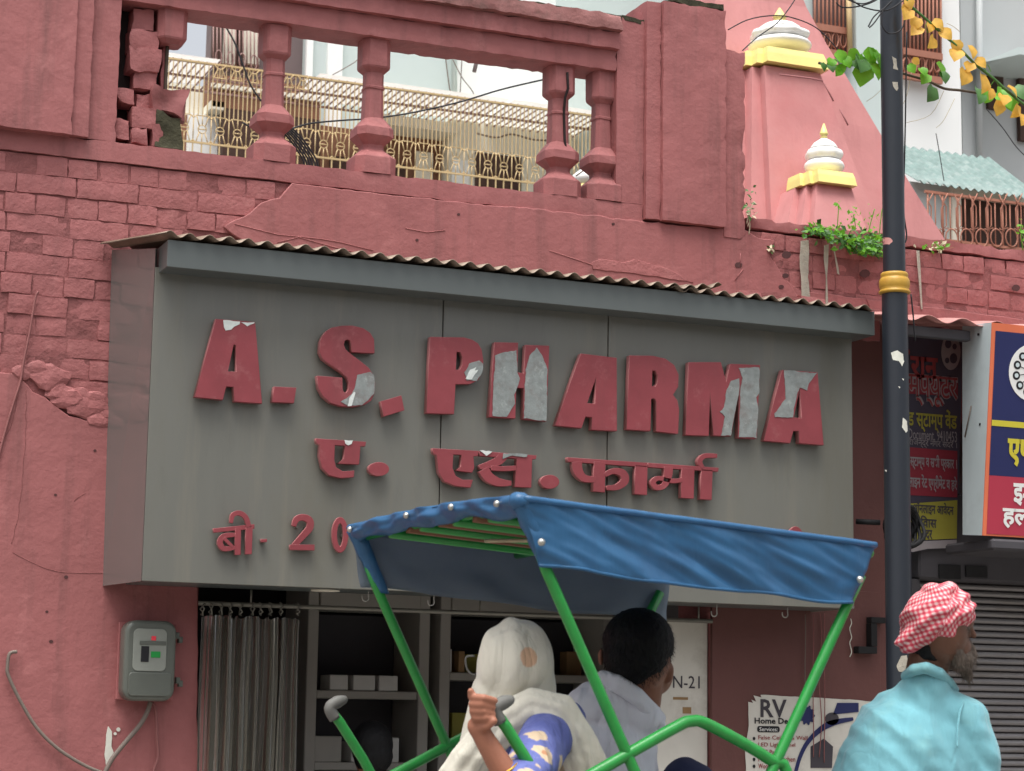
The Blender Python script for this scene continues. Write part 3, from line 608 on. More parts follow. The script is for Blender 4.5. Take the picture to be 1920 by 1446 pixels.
# bottom line: house number, mostly hidden by the rickshaw hood
SM = .016
akshara([[(1190, 92), (1420, 68), (1420, 94), (1192, 116)], [(1312, 90), (1345, 87), (1343, 240), (1310, 240)], stroke([(1310, 128), (1250, 135), (1228, 170), (1250, 205), (1312, 200)], [22, 30, 32, 30, 20]), stroke([(1248, 145), (1300, 195)], [18, 18]), [(1372, 88), (1410, 84), (1405, 236), (1368, 236)], stroke([(1390, 84), (1372, 30), (1335, 6), (1300, 18), (1290, 62)], [26, 28, 28, 26, 18])], T7, depth=SM)
glyph('dash', [(1455, 152), (1490, 150), (1490, 168), (1456, 170)], T7, SM)
akshara([stroke([(1640, 80), (1655, 42), (1690, 30), (1728, 48), (1728, 90), (1690, 135), (1640, 190)], [24, 34, 38, 40, 40, 36, 30]), [(1618, 182), (1755, 182), (1755, 215), (1616, 212)]], T7, depth=SM)
zero = lambda cx, cy: (oval(cx, cy, 46, 100, 28), [oval(cx, cy, 17, 64, 20)])
for cx, cy in ((1898, 128),):
    o_, h_ = zero(cx, cy); glyph('letter', o_, T7, SM, holes=h_)
glyph('letter', oval(1492, 1031, 20, 44, 24), lambda x, y: (x, y), SM, holes=[oval(1492, 1031, 7, 26, 18)])
glyph('full_stop', oval(688, 1035, 9, 9, 12), lambda x, y: (x, y), SM)
# ================================================================== CORRUGATED TIN OVER THE SIGN
def corrugated(name, A, B, C_, D_, pitch, amp, mat, parent=None, seed=0, thick=.0015, sag=.004, per=8):
    """A,B front edge left/right; C_,D_ back edge left/right"""
    A, B, C_, D_ = map(Vector, (A, B, C_, D_)); n = int((B - A).length / pitch * per); vs, fs = [], []; m = 4
    for j in range(m + 1):
        for i in range(n + 1):
            t = i / n; s = j / m; p = (A * (1 - t) + B * t) * (1 - s) + (C_ * (1 - t) + D_ * t) * s
            p.z += amp * math.sin(2 * math.pi * i / per) + sag * mnoise.noise(Vector((t * 9 + seed, s * 2, 0)))
            p.y += .008 * mnoise.noise(Vector((t * 14, seed, s))) * (1 - s); vs.append(p)
    for j in range(m):
        for i in range(n): a = j * (n + 1) + i; fs.append((a, a + 1, a + n + 2, a + n + 1))
    N = len(vs); vs += [v - Vector((0, 0, thick)) for v in vs]; fs += [tuple(k + N for k in f[::-1]) for f in fs]
    for i in range(n): fs.append((i, i + N, i + 1 + N, i + 1))
    return link(name, mesh(name, vs, fs, True), parent, mat)
tin = empty('tin_sheet', (3.2, -.2, 3.33), 'wavy corrugated tin sheets laid over the grey shop sign', 'roof sheet')
zt = ca.z + .116
xm = wx(1310, 545, -.5)
corrugated('sheet', (1.70, -.5, zt + .006), (xm, -.505, zt + .004), (1.555, -.012, 3.372), (xm, -.012, zt + .05), .074, .0105, 'tin', tin, 1, .003)
corrugated('sheet', (xm - .12, -.495, zt - .004), (4.735, -.5, zt - .002), (xm - .12, -.014, zt + .035), (4.86, -.014, zt + .04), .074, .011, 'tin', tin, 2, .003)
corrugated('flap', (xm - .1, -.43, zt + .01), (xm + .16, -.40, zt + .052), (xm - .1, -.05, zt + .05), (xm + .2, -.05, zt + .075), .074, .01, 'tin', tin, 3, .003)
for i, (px, py) in enumerate([(1395, 555), (1430, 562), (1470, 568), (1510, 572)]):
    p = at(px, py, -.3); rough_box('debris', (p.x - .05, -.36, zt + .012), (p.x + .05, -.22, zt + .045), 'paint_brick', tin, .03, .02, i, 15)
# ================================================================== SHOP INTERIOR
room = empty('shop_interior', (3.1, 1.3, .12), 'dim pharmacy interior with dark walls behind the plastic curtain', 'room', kind='structure')
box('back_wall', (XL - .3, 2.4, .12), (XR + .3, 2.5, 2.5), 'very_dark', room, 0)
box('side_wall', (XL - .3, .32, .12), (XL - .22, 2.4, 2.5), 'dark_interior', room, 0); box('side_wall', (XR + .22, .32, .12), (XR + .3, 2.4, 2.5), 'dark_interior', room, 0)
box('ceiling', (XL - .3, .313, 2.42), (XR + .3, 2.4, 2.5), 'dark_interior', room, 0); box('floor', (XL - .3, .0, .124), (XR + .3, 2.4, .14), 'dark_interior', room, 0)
def cabinet(x0, x1, Y, name, label, rows, boxes):
    t = empty(name, ((x0 + x1) / 2, Y + .2, .14), label, 'cabinet')
    for x in (x0, x1 - .05): box('upright', (x, Y, .14), (x + .05, Y + .35, 2.3), 'shelf_grey', t)
    box('top_board', (x0 + .051, Y - .01, 2.05), (x1 - .051, Y + .34, 2.2), 'shelf_grey', t); box('back_board', (x0 + .052, Y + .33, .14), (x1 - .052, Y + .348, 2.04), 'very_dark', t)
    for z in rows: box('shelf', (x0 + .051, Y + .01, z), (x1 - .051, Y + .325, z + .035), 'shelf_grey', t)
    return t
c1a, c1b = wx(575, 1250, .9), wx(805, 1250, .9)
cabinet(c1a, c1b, .9, 'medicine_cabinet', 'dark open medicine cabinet left of the scarfed woman', [1.66, 1.35], [])
cabinet(c1b + .05, wx(1150, 1250, .9), .9, 'medicine_cabinet', 'dark open medicine cabinet behind the two passengers', [1.75, 1.45], [])
for (x0, y0, x1, y1, m) in [(620, 1194, 655, 1222, 'box_pale'), (664, 1194, 706, 1222, 'box_pale'), (712, 1194, 748, 1222, 'box_pale'), (592, 1238, 645, 1285, 'shelf_grey'), (662, 1250, 695, 1287, 'box_pale'), (705, 1242, 752, 1287, 'box_pale'), (838, 1212, 848, 1255, 'box_pale'), (860, 1215, 872, 1255, 'box_tan')]:
    Yb = .92; shelf = 1.695 if y1 < 1230 else 1.385
    a, c = at(x0, y1, Yb), at(x1, y0, Yb); hgt = c.z - a.z
    if x0 > 800: shelf = 1.785
    o = box('medicine_box', (a.x, Yb, shelf + .001), (c.x, Yb + .14, shelf + hgt), m, None, .003)
    tag(o, {620: 'leftmost pale carton on the upper medicine shelf', 664: 'middle pale carton on the upper medicine shelf', 712: 'right pale carton on the upper shelf beside the green hood post', 592: 'wide grey carton on the lower medicine shelf', 662: 'narrow pale carton in the middle of the lower shelf', 705: 'large pale carton on the lower shelf beside the green hood post', 838: 'slim pale carton just left of the scarfed woman', 860: 'slim tan carton just left of the scarfed woman'}[x0], 'carton', 'medicine cartons on the shelves')
rp = random.Random(17); ORD = ['leftmost', 'second', 'third', 'fourth', 'fifth', 'sixth', 'rightmost']
for z_, xs, nm in ((1.785, [c1b + .2 + .13 * k for k in range(7)], 'upper shelf behind the passengers'), (1.485, [c1b + .14 + .14 * k for k in range(7)], 'lower shelf behind the passengers')):
    for k, x_ in enumerate(xs):
        m_, cn = rp.choice([('box_pale', 'pale'), ('box_tan', 'tan'), ('shelf_grey', 'grey'), ('banner_yellow', 'yellowish')]); x_ += rp.uniform(0, .03)
        o = box('medicine_packet', (x_, 1.02, z_ + .001), (x_ + rp.uniform(.04, .09), 1.1, z_ + rp.uniform(.06, .15)), m_, None, .002); tag(o, f'small {cn} packet, {ORD[k]} of seven on the {nm}', 'packet', 'packets on the pharmacy shelves')
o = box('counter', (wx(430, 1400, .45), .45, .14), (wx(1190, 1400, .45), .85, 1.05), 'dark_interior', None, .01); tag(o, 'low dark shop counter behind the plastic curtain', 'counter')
# pale painted panel with writing at the right of the opening
pn = empty('painted_panel', (4.1, .03, .14), 'pale dirty painted door panel with black scribbled number', 'panel')
a, c = at(1228, 1446, .03), at(1331, 1163, .03); box('board', (a.x, .03, .14), (XR - .004, .05, c.z), 'board_white', pn, .003)
text('lettering', 'N-21', (1262, 1290), (1312, 1268), .028, 'ink', pn); box('tape', (wx(1262, 1310, .029), .0285, wz(1262, 1312, .029)), (wx(1290, 1310, .029), .0299, wz(1262, 1307, .029)), 'box_tan', pn, 0); box('sticker', (wx(1280, 1335, .029), .0285, wz(1280, 1338, .029)), (wx(1296, 1335, .029), .0299, wz(1280, 1326, .029)), 'box_tan', pn, 0)
# recessed ceiling lamp glint under the sign
o = lathe('ceiling_light', [(.001, 0), (.055, 0), (.055, .006), (.001, .006)], 'cream_wall', None, Vector((wx(610, 1110, -.2), -.2, SZ0 - .0035))); tag(o, 'small round pale downlight under the grey sign', 'downlight')
# ================================================================== CURTAIN
YR = -.06
r0, r1 = at(372, 1131, YR), at(1335, 1160, YR); zr = r0.z
cur = empty('plastic_curtain', (r0.x + .25, YR, .2), 'dusty clear plastic strip curtain gathered at the left of the shop front', 'curtain')
def curtain():
    x0, x1 = wx(374, 1300, YR), wx(560, 1300, YR); n, m = 150, 26; vs, fs = [], []
    for j in range(m + 1):
        for i in range(n + 1):
            t = i / n; s = j / m; z = zr - .055 - s * (zr - .25); k = 1 + .25 * s
            y = YR + (.022 * math.sin(t * 58 + 2.2 * math.sin(t * 9) + .5 * s) + .014 * math.sin(t * 131 + 1.1 + s * 1.2) + .012 * mnoise.noise(Vector((t * 22, s * 3, 3)))) * k
            x = x0 + (x1 - x0) * t + .008 * math.sin(t * 44 + s * 2) + .006 * mnoise.noise(Vector((t * 9, s * 4, 0))); zz = z + (.012 * abs(math.sin(t * 31.4)) if j == 0 else 0)
            vs.append((x, y, zz))
    for j in range(m):
        for i in range(n): a = j * (n + 1) + i; fs.append((a, a + 1, a + n + 2, a + n + 1))
    link('sheet', mesh('sheet', vs, fs, True), cur, 'clear_plastic')
curtain()
for px in (380, 396, 415, 432, 451, 474, 489, 507, 527, 558):
    c = at(px, 1135, YR); pts = [c + Vector((.006 * math.sin(q * 9 + px), .014 * math.sin(2 * math.pi * q / 12), -.014 + .024 * math.cos(2 * math.pi * q / 12))) for q in range(12)]
    tube('ring', pts, .0032, 'dull_steel', cur, 6, True)
o = tube('curtain_rod', [r0, (r1.x, YR, zr)], .009, 'dull_steel', None, 10); tag(o, 'thin steel curtain rod across the shop front', 'rod')
for px in (470, 900, 1310): tube('bracket', [(wx(px, 1140, YR), YR, zr), (wx(px, 1140, YR), YR, SZ0 - .0)], .004, 'dull_steel', o, 6)
for i, (px, py, nm) in enumerate([(685, 1121, 'left of the green far hood post'), (808, 1129, 'between the hood posts, above the shelves'), (1339, 1150, 'right of the pale panel'), (1472, 1152, 'above the torn poster')]):
    c = at(px, py, -.25); pts = [(c.x + .012, -.25, SZ0 + .002), (c.x + .012, -.25, c.z + .01)] + [(c.x + .013 * math.cos(a), -.25, c.z - .013 * math.sin(a)) for a in [math.pi * k / 8 for k in range(9)]] + [(c.x - .013, -.25, c.z + .008)]
    o = tube('hook', spline(pts, 3), .0028, 'steel', None, 6); tag(o, 'small steel hook hanging under the grey sign, ' + nm, 'hook', 'hooks under the sign')
# ================================================================== METER AND CABLES
met = empty('electricity_meter', at(282, 1316, -.06), 'dusty grey electricity meter box on the red wall below the sign', 'meter')
a, c = at(217, 1312, -.028), at(330, 1170, -.028); box('backboard', (a.x, -.028, a.z), (c.x, -.009, c.z), 'paint_wall', met, .003)
def rrect(x0, z0, x1, z1, r, n=6):
    out = []
    for cx, cz, s in ((x1 - r, z1 - r, 0), (x0 + r, z1 - r, 1), (x0 + r, z0 + r, 2), (x1 - r, z0 + r, 3)):
        for k in range(n + 1): q = math.pi / 2 * (s + k / n); out.append((cx + r * math.cos(q), cz + r * math.sin(q)))
    return out
def rplate(name, p0, p1, Y, depth, r, mat, parent, bev=.004):
    a, c = at(*p0, Y), at(*p1, Y); me = flat([rrect(0, 0, c.x - a.x, c.z - a.z, r)], depth, bev, 2); return link(name, me, parent, mat, (a.x, Y + depth, a.z))
rplate('case', (229, 1314), (333, 1165), -.12, .091, .045, 'meter_body', met, .016)
rplate('window', (248, 1258), (314, 1180), -.1235, .005, .02, 'meter_face', met, .002)
rplate('terminal_cover', (240, 1305), (322, 1262), -.126, .008, .015, 'meter_body', met, .003)
for nm, p0, p1, m in [('dial', (264, 1241), (280, 1212), 'black_print'), ('display', (283, 1233), (301, 1222), 'lcd_green'), ('indicator', (284, 1201), (293, 1193), 'led_red'), ('label_strip', (262, 1209), (312, 1203), 'meter_body')]:
    a, c = at(*p0, -.126), at(*p1, -.126); box(nm, (a.x, -.1262, a.z), (c.x, -.1232, c.z), m, met, .001)
for (x, y) in [(332, 1192), (338, 1200), (333, 1276), (338, 1282)]: p = at(x, y, -.05); box('clip', (p.x - .008, -.06, p.z - .012), (p.x + .008, -.03, p.z + .012), 'meter_body', met, .002)
gl = tube('supply_cable', spline([at(x, y, -.04) for x, y in [(282, 1316), (276, 1335), (262, 1360), (235, 1392), (205, 1432), (190, 1480), (186, 1600)]], 5), .009, 'wire_grey', None, 8); tag(gl, 'thick pale cable leaving the meter box down to the left', 'cable')
gl = tube('supply_cable', spline([at(x, y, -.03) for x, y in [(285, 1317), (292, 1335), (294, 1380), (296, 1420), (288, 1446), (280, 1500)]], 5), .006, 'wire_pink', None, 8); tag(gl, 'thin painted cable hanging straight down below the meter box', 'cable')
gl = tube('loose_cable', spline([at(x, y, -.03) for x, y in [(32, 1222), (18, 1226), (14, 1250), (16, 1268), (40, 1318), (70, 1366), (110, 1405), (160, 1436), (200, 1452), (260, 1475)]], 5), .0065, 'wire_grey', None, 8); tag(gl, 'dusty grey loose cable sagging across the lower left wall', 'cable')
gl = tube('loose_cable', spline([at(x, y, -.016) for x, y in [(72, 547), (66, 560), (56, 620), (44, 680), (38, 716), (24, 760), (4, 830), (-20, 930)]], 5), .0045, 'wire_pink', None, 8); tag(gl, 'pink painted cable stapled down the brickwork at the left edge', 'cable')
plate('paint_flake', [(203, 1362), (210, 1372), (209, 1400), (214, 1414), (206, 1432), (200, 1438), (196, 1415), (199, 1385)], -.013, .003, 'chip_white', bld, 0, rough=(.01, .003), seed=4)
for x, y, r in [(222, 1368, 4), (216, 1376, 3)]: plate('paint_flake', oval(x, y, r, r, 8), -.012, .002, 'chip_white', bld)
# ================================================================== RIGHT PILLAR: POSTER, WIRES, BRACKET
YP = -.0095
po = empty('poster', at(1500, 1600, YP), 'torn pale advertising poster reading RV Home Decor on the dark red pillar', 'poster')
plate('sheet', [(1403, 1316), (1412, 1318), (1409, 1312), (1418, 1316), (1413, 1304), (1428, 1308), (1426, 1303), (1600, 1312), (1640, 1316), (1640, 1620), (1396, 1620), (1399, 1440), (1397, 1400), (1401, 1380), (1404, 1360)], YP - .001, .001, 'board_white', po, 0, rough=(.02, .002), seed=6)
YQ = YP - .0032
text('lettering', 'RV', (1426, 1345), (1475, 1312), YQ, 'ink', po, .02); text('lettering', 'Home Decor', (1415, 1357), (1500, 1347), YQ, 'black_print', po, .02)
a, c = at(1420, 1373, YQ), at(1462, 1362, YQ); link('text_pill', flat([rrect(0, 0, c.x - a.x, c.z - a.z, .01)], .001), po, 'black_print', (a.x, YQ + .001, a.z)); text('lettering', 'Services:', (1424, 1371), (1458, 1364), YQ - .002, 'white_print', po)
for k, s in enumerate(['False Ceiling & Wall', 'LED Light Panel', 'PVC Panel', 'Modular Kitchen', 'Wooden Door']):
    y = 1385 + k * 13; text('lettering', s, (1422, y + 4), (1422 + len(s) * 4.6, y - 5), YQ, 'banner_text', po); plate('bullet', oval(1414, y, 2.6, 3.4, 8), YQ - .001, .001, 'black_print', po)
gear = []
for k in range(40): q = 2 * math.pi * k / 40; rr_ = 19 if (k % 4) < 2 else 15; gear.append((1513 + rr_ * .8 * math.cos(q), 1341 + rr_ * math.sin(q)))
plate('round_badge', gear, YQ - .001, .001, 'navy', po); plate('round_badge', oval(1560, 1348, 13, 12, 20), YQ - .001, .001, 'ink', po)
plate('printed_picture', stroke([(1487, 1470), (1500, 1420), (1520, 1385), (1555, 1358), (1600, 1348)], [6, 7, 8, 12, 6]), YQ - .001, .001, 'navy', po); plate('printed_picture', [(1520, 1400), (1545, 1385), (1562, 1400), (1560, 1440), (1520, 1440)], YQ - .0005, .001, 'ink', po)
plate('printed_picture', [(1570, 1318), (1610, 1318), (1610, 1335), (1562, 1340)], YQ - .001, .001, 'navy', po)
for i, (px, y0, y1, nm) in enumerate([(1510, 1152, 1330, 'leftmost of four pale wires on the dark pillar'), (1525, 1150, 1420, 'second of four pale wires on the dark pillar'), (1538, 1150, 1420, 'wavy third of four pale wires on the dark pillar'), (1546, 1150, 1430, 'rightmost of four pale wires on the dark pillar')]):
    pts = [at(px + (2.5 * math.sin(k * 1.3) if i == 2 else .6 * math.sin(k + i)), y0 + (y1 - y0) * k / 8, -.02) for k in range(9)]
    o = tube('wire', spline(pts, 3), .0022, 'wire_pink' if i else 'wire_grey', None, 5); tag(o, nm, 'wire', 'wires on the pillar')
o = tube('hanging_string', spline([at(1595 + 2 * math.sin(k * 2.1), 1160 + 9 * k, -.02) for k in range(9)], 3), .0022, 'chip_white', None, 5); tag(o, 'short knotted pale string beside the dark iron bracket', 'string')
br = empty('wall_bracket', at(1640, 1225, -.03), 'black iron bracket bolted to the dark red pillar beside the lamp post', 'bracket')
for p0, p1 in [((1634, 1158), (1662, 1168)), ((1634, 1169), (1645, 1212)), ((1610, 1213), (1645, 1225))]:
    a, c = at(p0[0], p1[1], -.05), at(p1[0], p0[1], -.05); box('bar', (a.x, -.05, a.z), (c.x, -.0075, c.z), 'black_rubber', br, .002)
# ================================================================== LAMP POST
PX, PY = 4.772, -.6
pole = empty('lamp_post', (PX, PY, .12), 'dark blue-black iron lamp post with a gold collar and chipped paint', 'lamp post')
zc0, zc1 = wz(1675, 552, PY), wz(1675, 512, PY)
lathe('lower_shaft', [(.11, 0), (.11, .25), (.07, .3), (.0545, .36), (.0535, zc0 - .12)], 'pole_black', pole, (PX, PY, .12), 32)
lathe('upper_shaft', [(.0465, 0), (.0455, 6.4 - zc1)], 'pole_black', pole, (PX, PY, zc1 - .001), 32)
h = zc1 - zc0
lathe('collar', [(.054, 0), (.062, .001), (.066, .06 * h), (.066, .12 * h), (.062, .17 * h), (.0585, .2 * h), (.0625, .3 * h), (.0645, .45 * h), (.0635, .62 * h), (.058, .74 * h), (.055, .76 * h), (.0575, .82 * h), (.0575, .92 * h), (.054, .99 * h), (.047, h)], 'gold_paint', pole, (PX, PY, zc0), 40)
fa = math.atan2(CAM.y - PY, CAM.x - PX)                 # side of the post that faces the street
def chip(cx, cy, pts, rad, mat='chip_white', seed=0):
    z0 = wz(1677, cy, PY); s = .00222; pl = jag([(x * s, -y * s) for x, y in pts], .006, .0015, seed)
    n = len(pl); vs = []
    ctr = (sum(p[0] for p in pl) / n, sum(p[1] for p in pl) / n); u0 = (cx - 1677) * s
    for k in (1, .5):
        for x, z in pl:
            x, z = ctr[0] + (x - ctr[0]) * k, ctr[1] + (z - ctr[1]) * k
            an = fa + math.asin(max(-.97, min(.97, (u0 + x) / rad))); vs.append((PX + (rad + .0012) * math.cos(an), PY + (rad + .0012) * math.sin(an), z0 + z))
    an = fa + math.asin(max(-.97, min(.97, (u0 + ctr[0]) / rad))); vs.append((PX + (rad + .0012) * math.cos(an), PY + (rad + .0012) * math.sin(an), z0 + ctr[1]))
    fs = [(i, (i + 1) % n, n + (i + 1) % n, n + i) for i in range(n)] + [(n + i, n + (i + 1) % n, 2 * n) for i in range(n)]
    link('paint_chip', mesh('paint_chip', vs, fs), pole, mat)
chip(1681, 675, [(-12, -10), (0, -14), (10, -8), (12, 6), (8, 16), (2, 6), (-8, 4)], .0535, seed=1); chip(1692, 800, [(-3, -14), (4, -8), (5, 10), (2, 14), (-5, 4)], .0535, seed=2)
chip(1683, 125, [(-5, -13), (3, -8), (4, 6), (6, 14), (-3, 12), (-2, 4)], .046, 'cement', seed=3); chip(1684, 168, [(-6, -8), (4, -8), (5, 4), (2, 10), (-4, 2)], .046, 'cement', seed=4)
chip(1667, 455, [(-10, -8), (4, -4), (8, 2), (2, 8), (-10, 5)], .046, 'tin_pink', seed=5); chip(1690, 715, [(-2, -2), (2, -1), (1, 2)], .0535, seed=6); chip(1683, 730, [(-2, -2), (2, -1), (1, 2)], .0535, seed=7); chip(1657, 884, [(-2, -2), (2, -1), (1, 3)], .0535, seed=8)
chip(1682, 1245, [(-10, 4), (-2, -14), (8, -16), (12, 4), (6, 14), (-6, 14)], .0535, 'cement', seed=9)
cableL = [([(1700, 60), (1698, 200), (1696, 300), (1694, 390), (1700, 440), (1697, 455)], 'thin black cable hanging beside the upper lamp post'), ([(1708, 552), (1712, 590), (1716, 640)], 'short thin black cable beside the gold collar'), ([(1702, 1030), (1700, 1150), (1700, 1260)], 'thin dark cable running down behind the lower lamp post')]
for pts, lb in cableL: o = tube('cable', spline([at(x, y, PY + .06) for x, y in pts], 4), .0035, 'wire_black', None, 6); tag(o, lb, 'cable', 'cables along the lamp post')
for i, (pts, lb) in enumerate([([(1568, 5), (1580, 14), (1610, 12), (1640, 2), (1670, -20)], 'lowest looping black wire left of the post top'), ([(1590, -5), (1620, 14), (1660, 20), (1690, 4), (1720, -20)], 'long black wire looping around the post top'), ([(1628, 50), (1640, 30), (1665, 10), (1672, 2), (1660, 14), (1640, 42), (1630, 52)], 'narrow black wire loop hanging left of the post top'), ([(1655, 20), (1654, 48), (1668, 63), (1690, 55), (1700, 25), (1706, -10)], 'black wire loop slung across the post top'), ([(1575, -10), (1600, 4), (1625, 6), (1660, -12)], 'short black wire arc at the very top edge')]):
    o = tube('wire', spline([at(x, y, PY - .07 - .004 * i) for x, y in pts], 6), .003, 'wire_black', None, 6); tag(o, lb, 'wire', 'tangled wires at the post top')
coil = empty('cable_coil', at(1690, 1040, -.25), 'black bundle of cable coiled behind the lamp post', 'cable')
for k in range(9):
    c = at(1688, 990, -.25); r_ = .085 - .005 * k; pts = [c + Vector((r_ * math.cos(q), .02 * math.sin(3 * q + k) + .012 * (k - 4), .085 * (1 - .05 * k) * math.sin(q) * 1.05)) for q in [2 * math.pi * j / 24 for j in range(24)]]
    tube('loop', pts, .009, 'black_rubber', coil, 6, True)
tube('tie', [at(1605, 978, -.2), at(1650, 980, -.24)], .012, 'black_rubber', coil, 6)
# ================================================================== RIGHT-HAND SHOP
# banner
YB = -.02
bn = empty('banner', at(1750, 1035, YB), 'dark hanging cloth shop banner with red, white and yellow Hindi lines', 'banner')
def bquad(name, x0, y0, x1, y1, mat, Y, depth=.001): return plate(name, [(x0, y0), (x1, y0 + (x1 - x0) * .08), (x1, y1 + (x1 - x0) * .05), (x0, y1)], Y, depth, mat, bn)
plate('cloth', [(1690, 612), (1806, 622), (1798, 900), (1794, 1022), (1772, 1029), (1740, 1030), (1712, 1036), (1700, 1034), (1692, 900)], YB, .002, 'banner_dark', bn)
YT = YB - .0025
bquad('band', 1697, 838, 1795, 928, 'banner_red', YT); plate('band', [(1697, 945), (1795, 938), (1794, 1010), (1700, 1014)], YT, .001, 'banner_yellow', bn); plate('band', [(1700, 1016), (1794, 1012), (1793, 1022), (1772, 1028), (1740, 1029), (1712, 1035), (1701, 1033)], YT, .001, 'banner_pale', bn); bquad('band', 1697, 706, 1796, 738, 'banner_red', YT)
for body, x0, y0, x1, y1, m, bd in [('ंरान', 1700, 706, 1758, 660, 'banner_text', .03), ('म्प्यूटर', 1703, 758, 1796, 708, 'banner_pale', .05), ('म्प्यूटर', 1704, 757, 1795, 709, 'banner_text', .0), ('ड स्टाम्प वेंड', 1702, 806, 1794, 770, 'banner_yellow', .02), ('Document, 9410453', 1704, 824, 1794, 810, 'banner_pale', 0), ('राजेन्द्र नगर सदर ।', 1704, 836, 1794, 826, 'banner_pale', 0), ('-स्टाम्प व सभी प्रकार ।', 1704, 878, 1794, 856, 'banner_pale', .02), ('लाइन रेंट एग्रीमेंट व हरे', 1704, 918, 1794, 894, 'banner_pale', .02), ('ऑनलाइन आवेदन', 1712, 962, 1788, 944, 'ink', .02), ('ि निवास', 1708, 986, 1756, 968, 'ink', .02), ('सदर', 1728, 1010, 1748, 994, 'ink', .02)]:
    text('lettering', body, (x0, y0 + 2), (x1, y1), YT - .002 - (.001 if m == 'banner_text' else 0), m, bn, bd)
plate('emblem', oval(1783, 660, 18, 34, 24), YT - .001, .001, 'banner_pale', bn); 
for (x, y, r) in [(1778, 645, 6), (1788, 672, 7), (1776, 676, 4), (1790, 650, 4)]: plate('emblem_mark', oval(x, y, r, r * 1.4, 12), YT - .002, .001, 'banner_dark', bn)
# sign board on a sheet-metal box, leaning out a little at the top
sb = empty('hanging_signboard', (5.6, -.4, 2.37), 'navy, yellow and red printed signboard on a pale metal box', 'signboard')
LEAN = lambda z: -.44 - .1 * (z - 2.378) / .914
BX0, BX1 = 5.30, 7.3; bz0, bz1 = 2.39, 3.30
def lean_quad(name, x0, z0, x1, z1, lift, mat, th=.0015):
    vs = [(x0, LEAN(z0) - lift, z0), (x1, LEAN(z0) - lift, z0), (x1, LEAN(z1) - lift, z1), (x0, LEAN(z1) - lift, z1)]; vs += [(x, y + th, z) for x, y, z in vs]
    return link(name, mesh(name, vs, [(0, 1, 2, 3), (7, 6, 5, 4), (0, 4, 5, 1), (1, 5, 6, 2), (2, 6, 7, 3), (3, 7, 4, 0)]), sb, mat)
def bpx(px, py):                                        # pixel -> x,z on the leaning face
    y = -.49
    for _ in range(6): p = at(px, py, y); y = LEAN(p.z)
    return p.x, p.z
vs = [(BX0, LEAN(bz0), bz0), (BX0 + .012, -.28, bz0 + .015), (BX0 + .03, -.28, bz1 + .035), (BX0, LEAN(bz1), bz1)]; vs += [(x + .004, y, z) for x, y, z in vs]
link('box_side', mesh('box_side', vs, [(0, 1, 2, 3)[::-1], (4, 5, 6, 7), (0, 4, 5, 1), (2, 6, 7, 3), (3, 7, 4, 0), (1, 5, 6, 2)]), sb, 'metal_pale')
lean_quad('face', BX0, bz0, BX1, bz1, .002, 'orange_edge', .004)
zy = bpx(1880, 795)[1]; zr_ = bpx(1880, 893)[1]; zb_ = bpx(1880, 1003)[1]; zt_ = bpx(1880, 622)[1]
ix = bpx(1858, 800)[0] - .0
lean_quad('print_band', ix, zr_, BX1 - .02, zt_, .004, 'navy'); lean_quad('print_band', ix, zb_, BX1 - .02, zr_ - .001, .004, 'red_print'); lean_quad('print_stripe', ix, zy - .012, BX1 - .02, zy + .013, .006, 'yellow_print')
def lean_flat(name, poly, lift, mat):
    me = flat([poly], .001); 
    for v in me.vertices: v.co.y += LEAN(v.co.z) - lift
    return link(name, me, sb, mat)
def lean_text(body, p0, p1, lift, mat, bold=.02):
    (xa, za), (xb, zb) = bpx(*p0), bpx(*p1); me = text_me(body, zb - za, xb - xa, .001, bold)
    for v in me.vertices: v.co = Vector((v.co.x + xa, v.co.y + LEAN(v.co.z + za) - lift, v.co.z + za))
    link('lettering', me, sb, mat)
cxc, czc = bpx(1935, 700); rad_ = .125
lean_flat('emblem', oval(cxc, czc, rad_, rad_, 40), .006, 'white_print')
for k in range(12):
    q = 2 * math.pi * k / 12 + .2; lean_flat('emblem_icon', oval(cxc + .088 * math.cos(q), czc + .088 * math.sin(q), .019, .019, 14), .0075, 'black_print'); lean_flat('emblem_icon', oval(cxc + .088 * math.cos(q), czc + .088 * math.sin(q), .010, .010, 10), .009, 'metal_pale')
    lean_flat('emblem_spoke', [(cxc + .03 * math.cos(q - .05), czc + .03 * math.sin(q - .05)), (cxc + .07 * math.cos(q - .02), czc + .07 * math.sin(q - .02)), (cxc + .07 * math.cos(q + .02), czc + .07 * math.sin(q + .02)), (cxc + .03 * math.cos(q + .05), czc + .03 * math.sin(q + .05))], .0075, 'black_print')
lean_text('एप', (1886, 874), (1935, 826), .0065, 'yellow_print', .04); lean_text('इ-', (1897, 948), (1928, 908), .0065, 'white_print', .03); lean_text('हल', (1877, 990), (1930, 956), .0065, 'white_print', .03)
for (x, y) in [(1846, 627), (1842, 795), (1838, 995)]: p = at(x, y, -.45); box('screw', (BX0 + .002, -.44, p.z - .005), (BX0 + .006, -.43, p.z + .005), 'black_print', sb, 0)
tube('scratch', [Vector((BX0 + .006, -.37, wz(1834, 762, -.37))), Vector((BX0 + .012, -.31, wz(1812, 820, -.31)))], .003, 'wire_grey', sb, 5)
box('shelf_below', (BX0 + .04, -.46, bz0 - .06), (BX1, -.1, bz0 - .012), 'very_dark', sb, .01)
tp = empty('tin_awning', (6, -.3, 3.33), 'pink painted corrugated tin awning above the signboard at the right edge', 'awning')
za = wz(1760, 592, -.5)
corrugated('sheet', (4.83, -.44, za - .004), (7.4, -.56, za + .0), (4.83, -.012, za + .07), (7.4, -.012, za + .075), .17, .014, 'tin_pink', tp, 5, .003, .003, 12)
box('batten', (4.86, -.4, za - .075), (5.29, -.36, za - .03), 'very_dark', tp, .004)
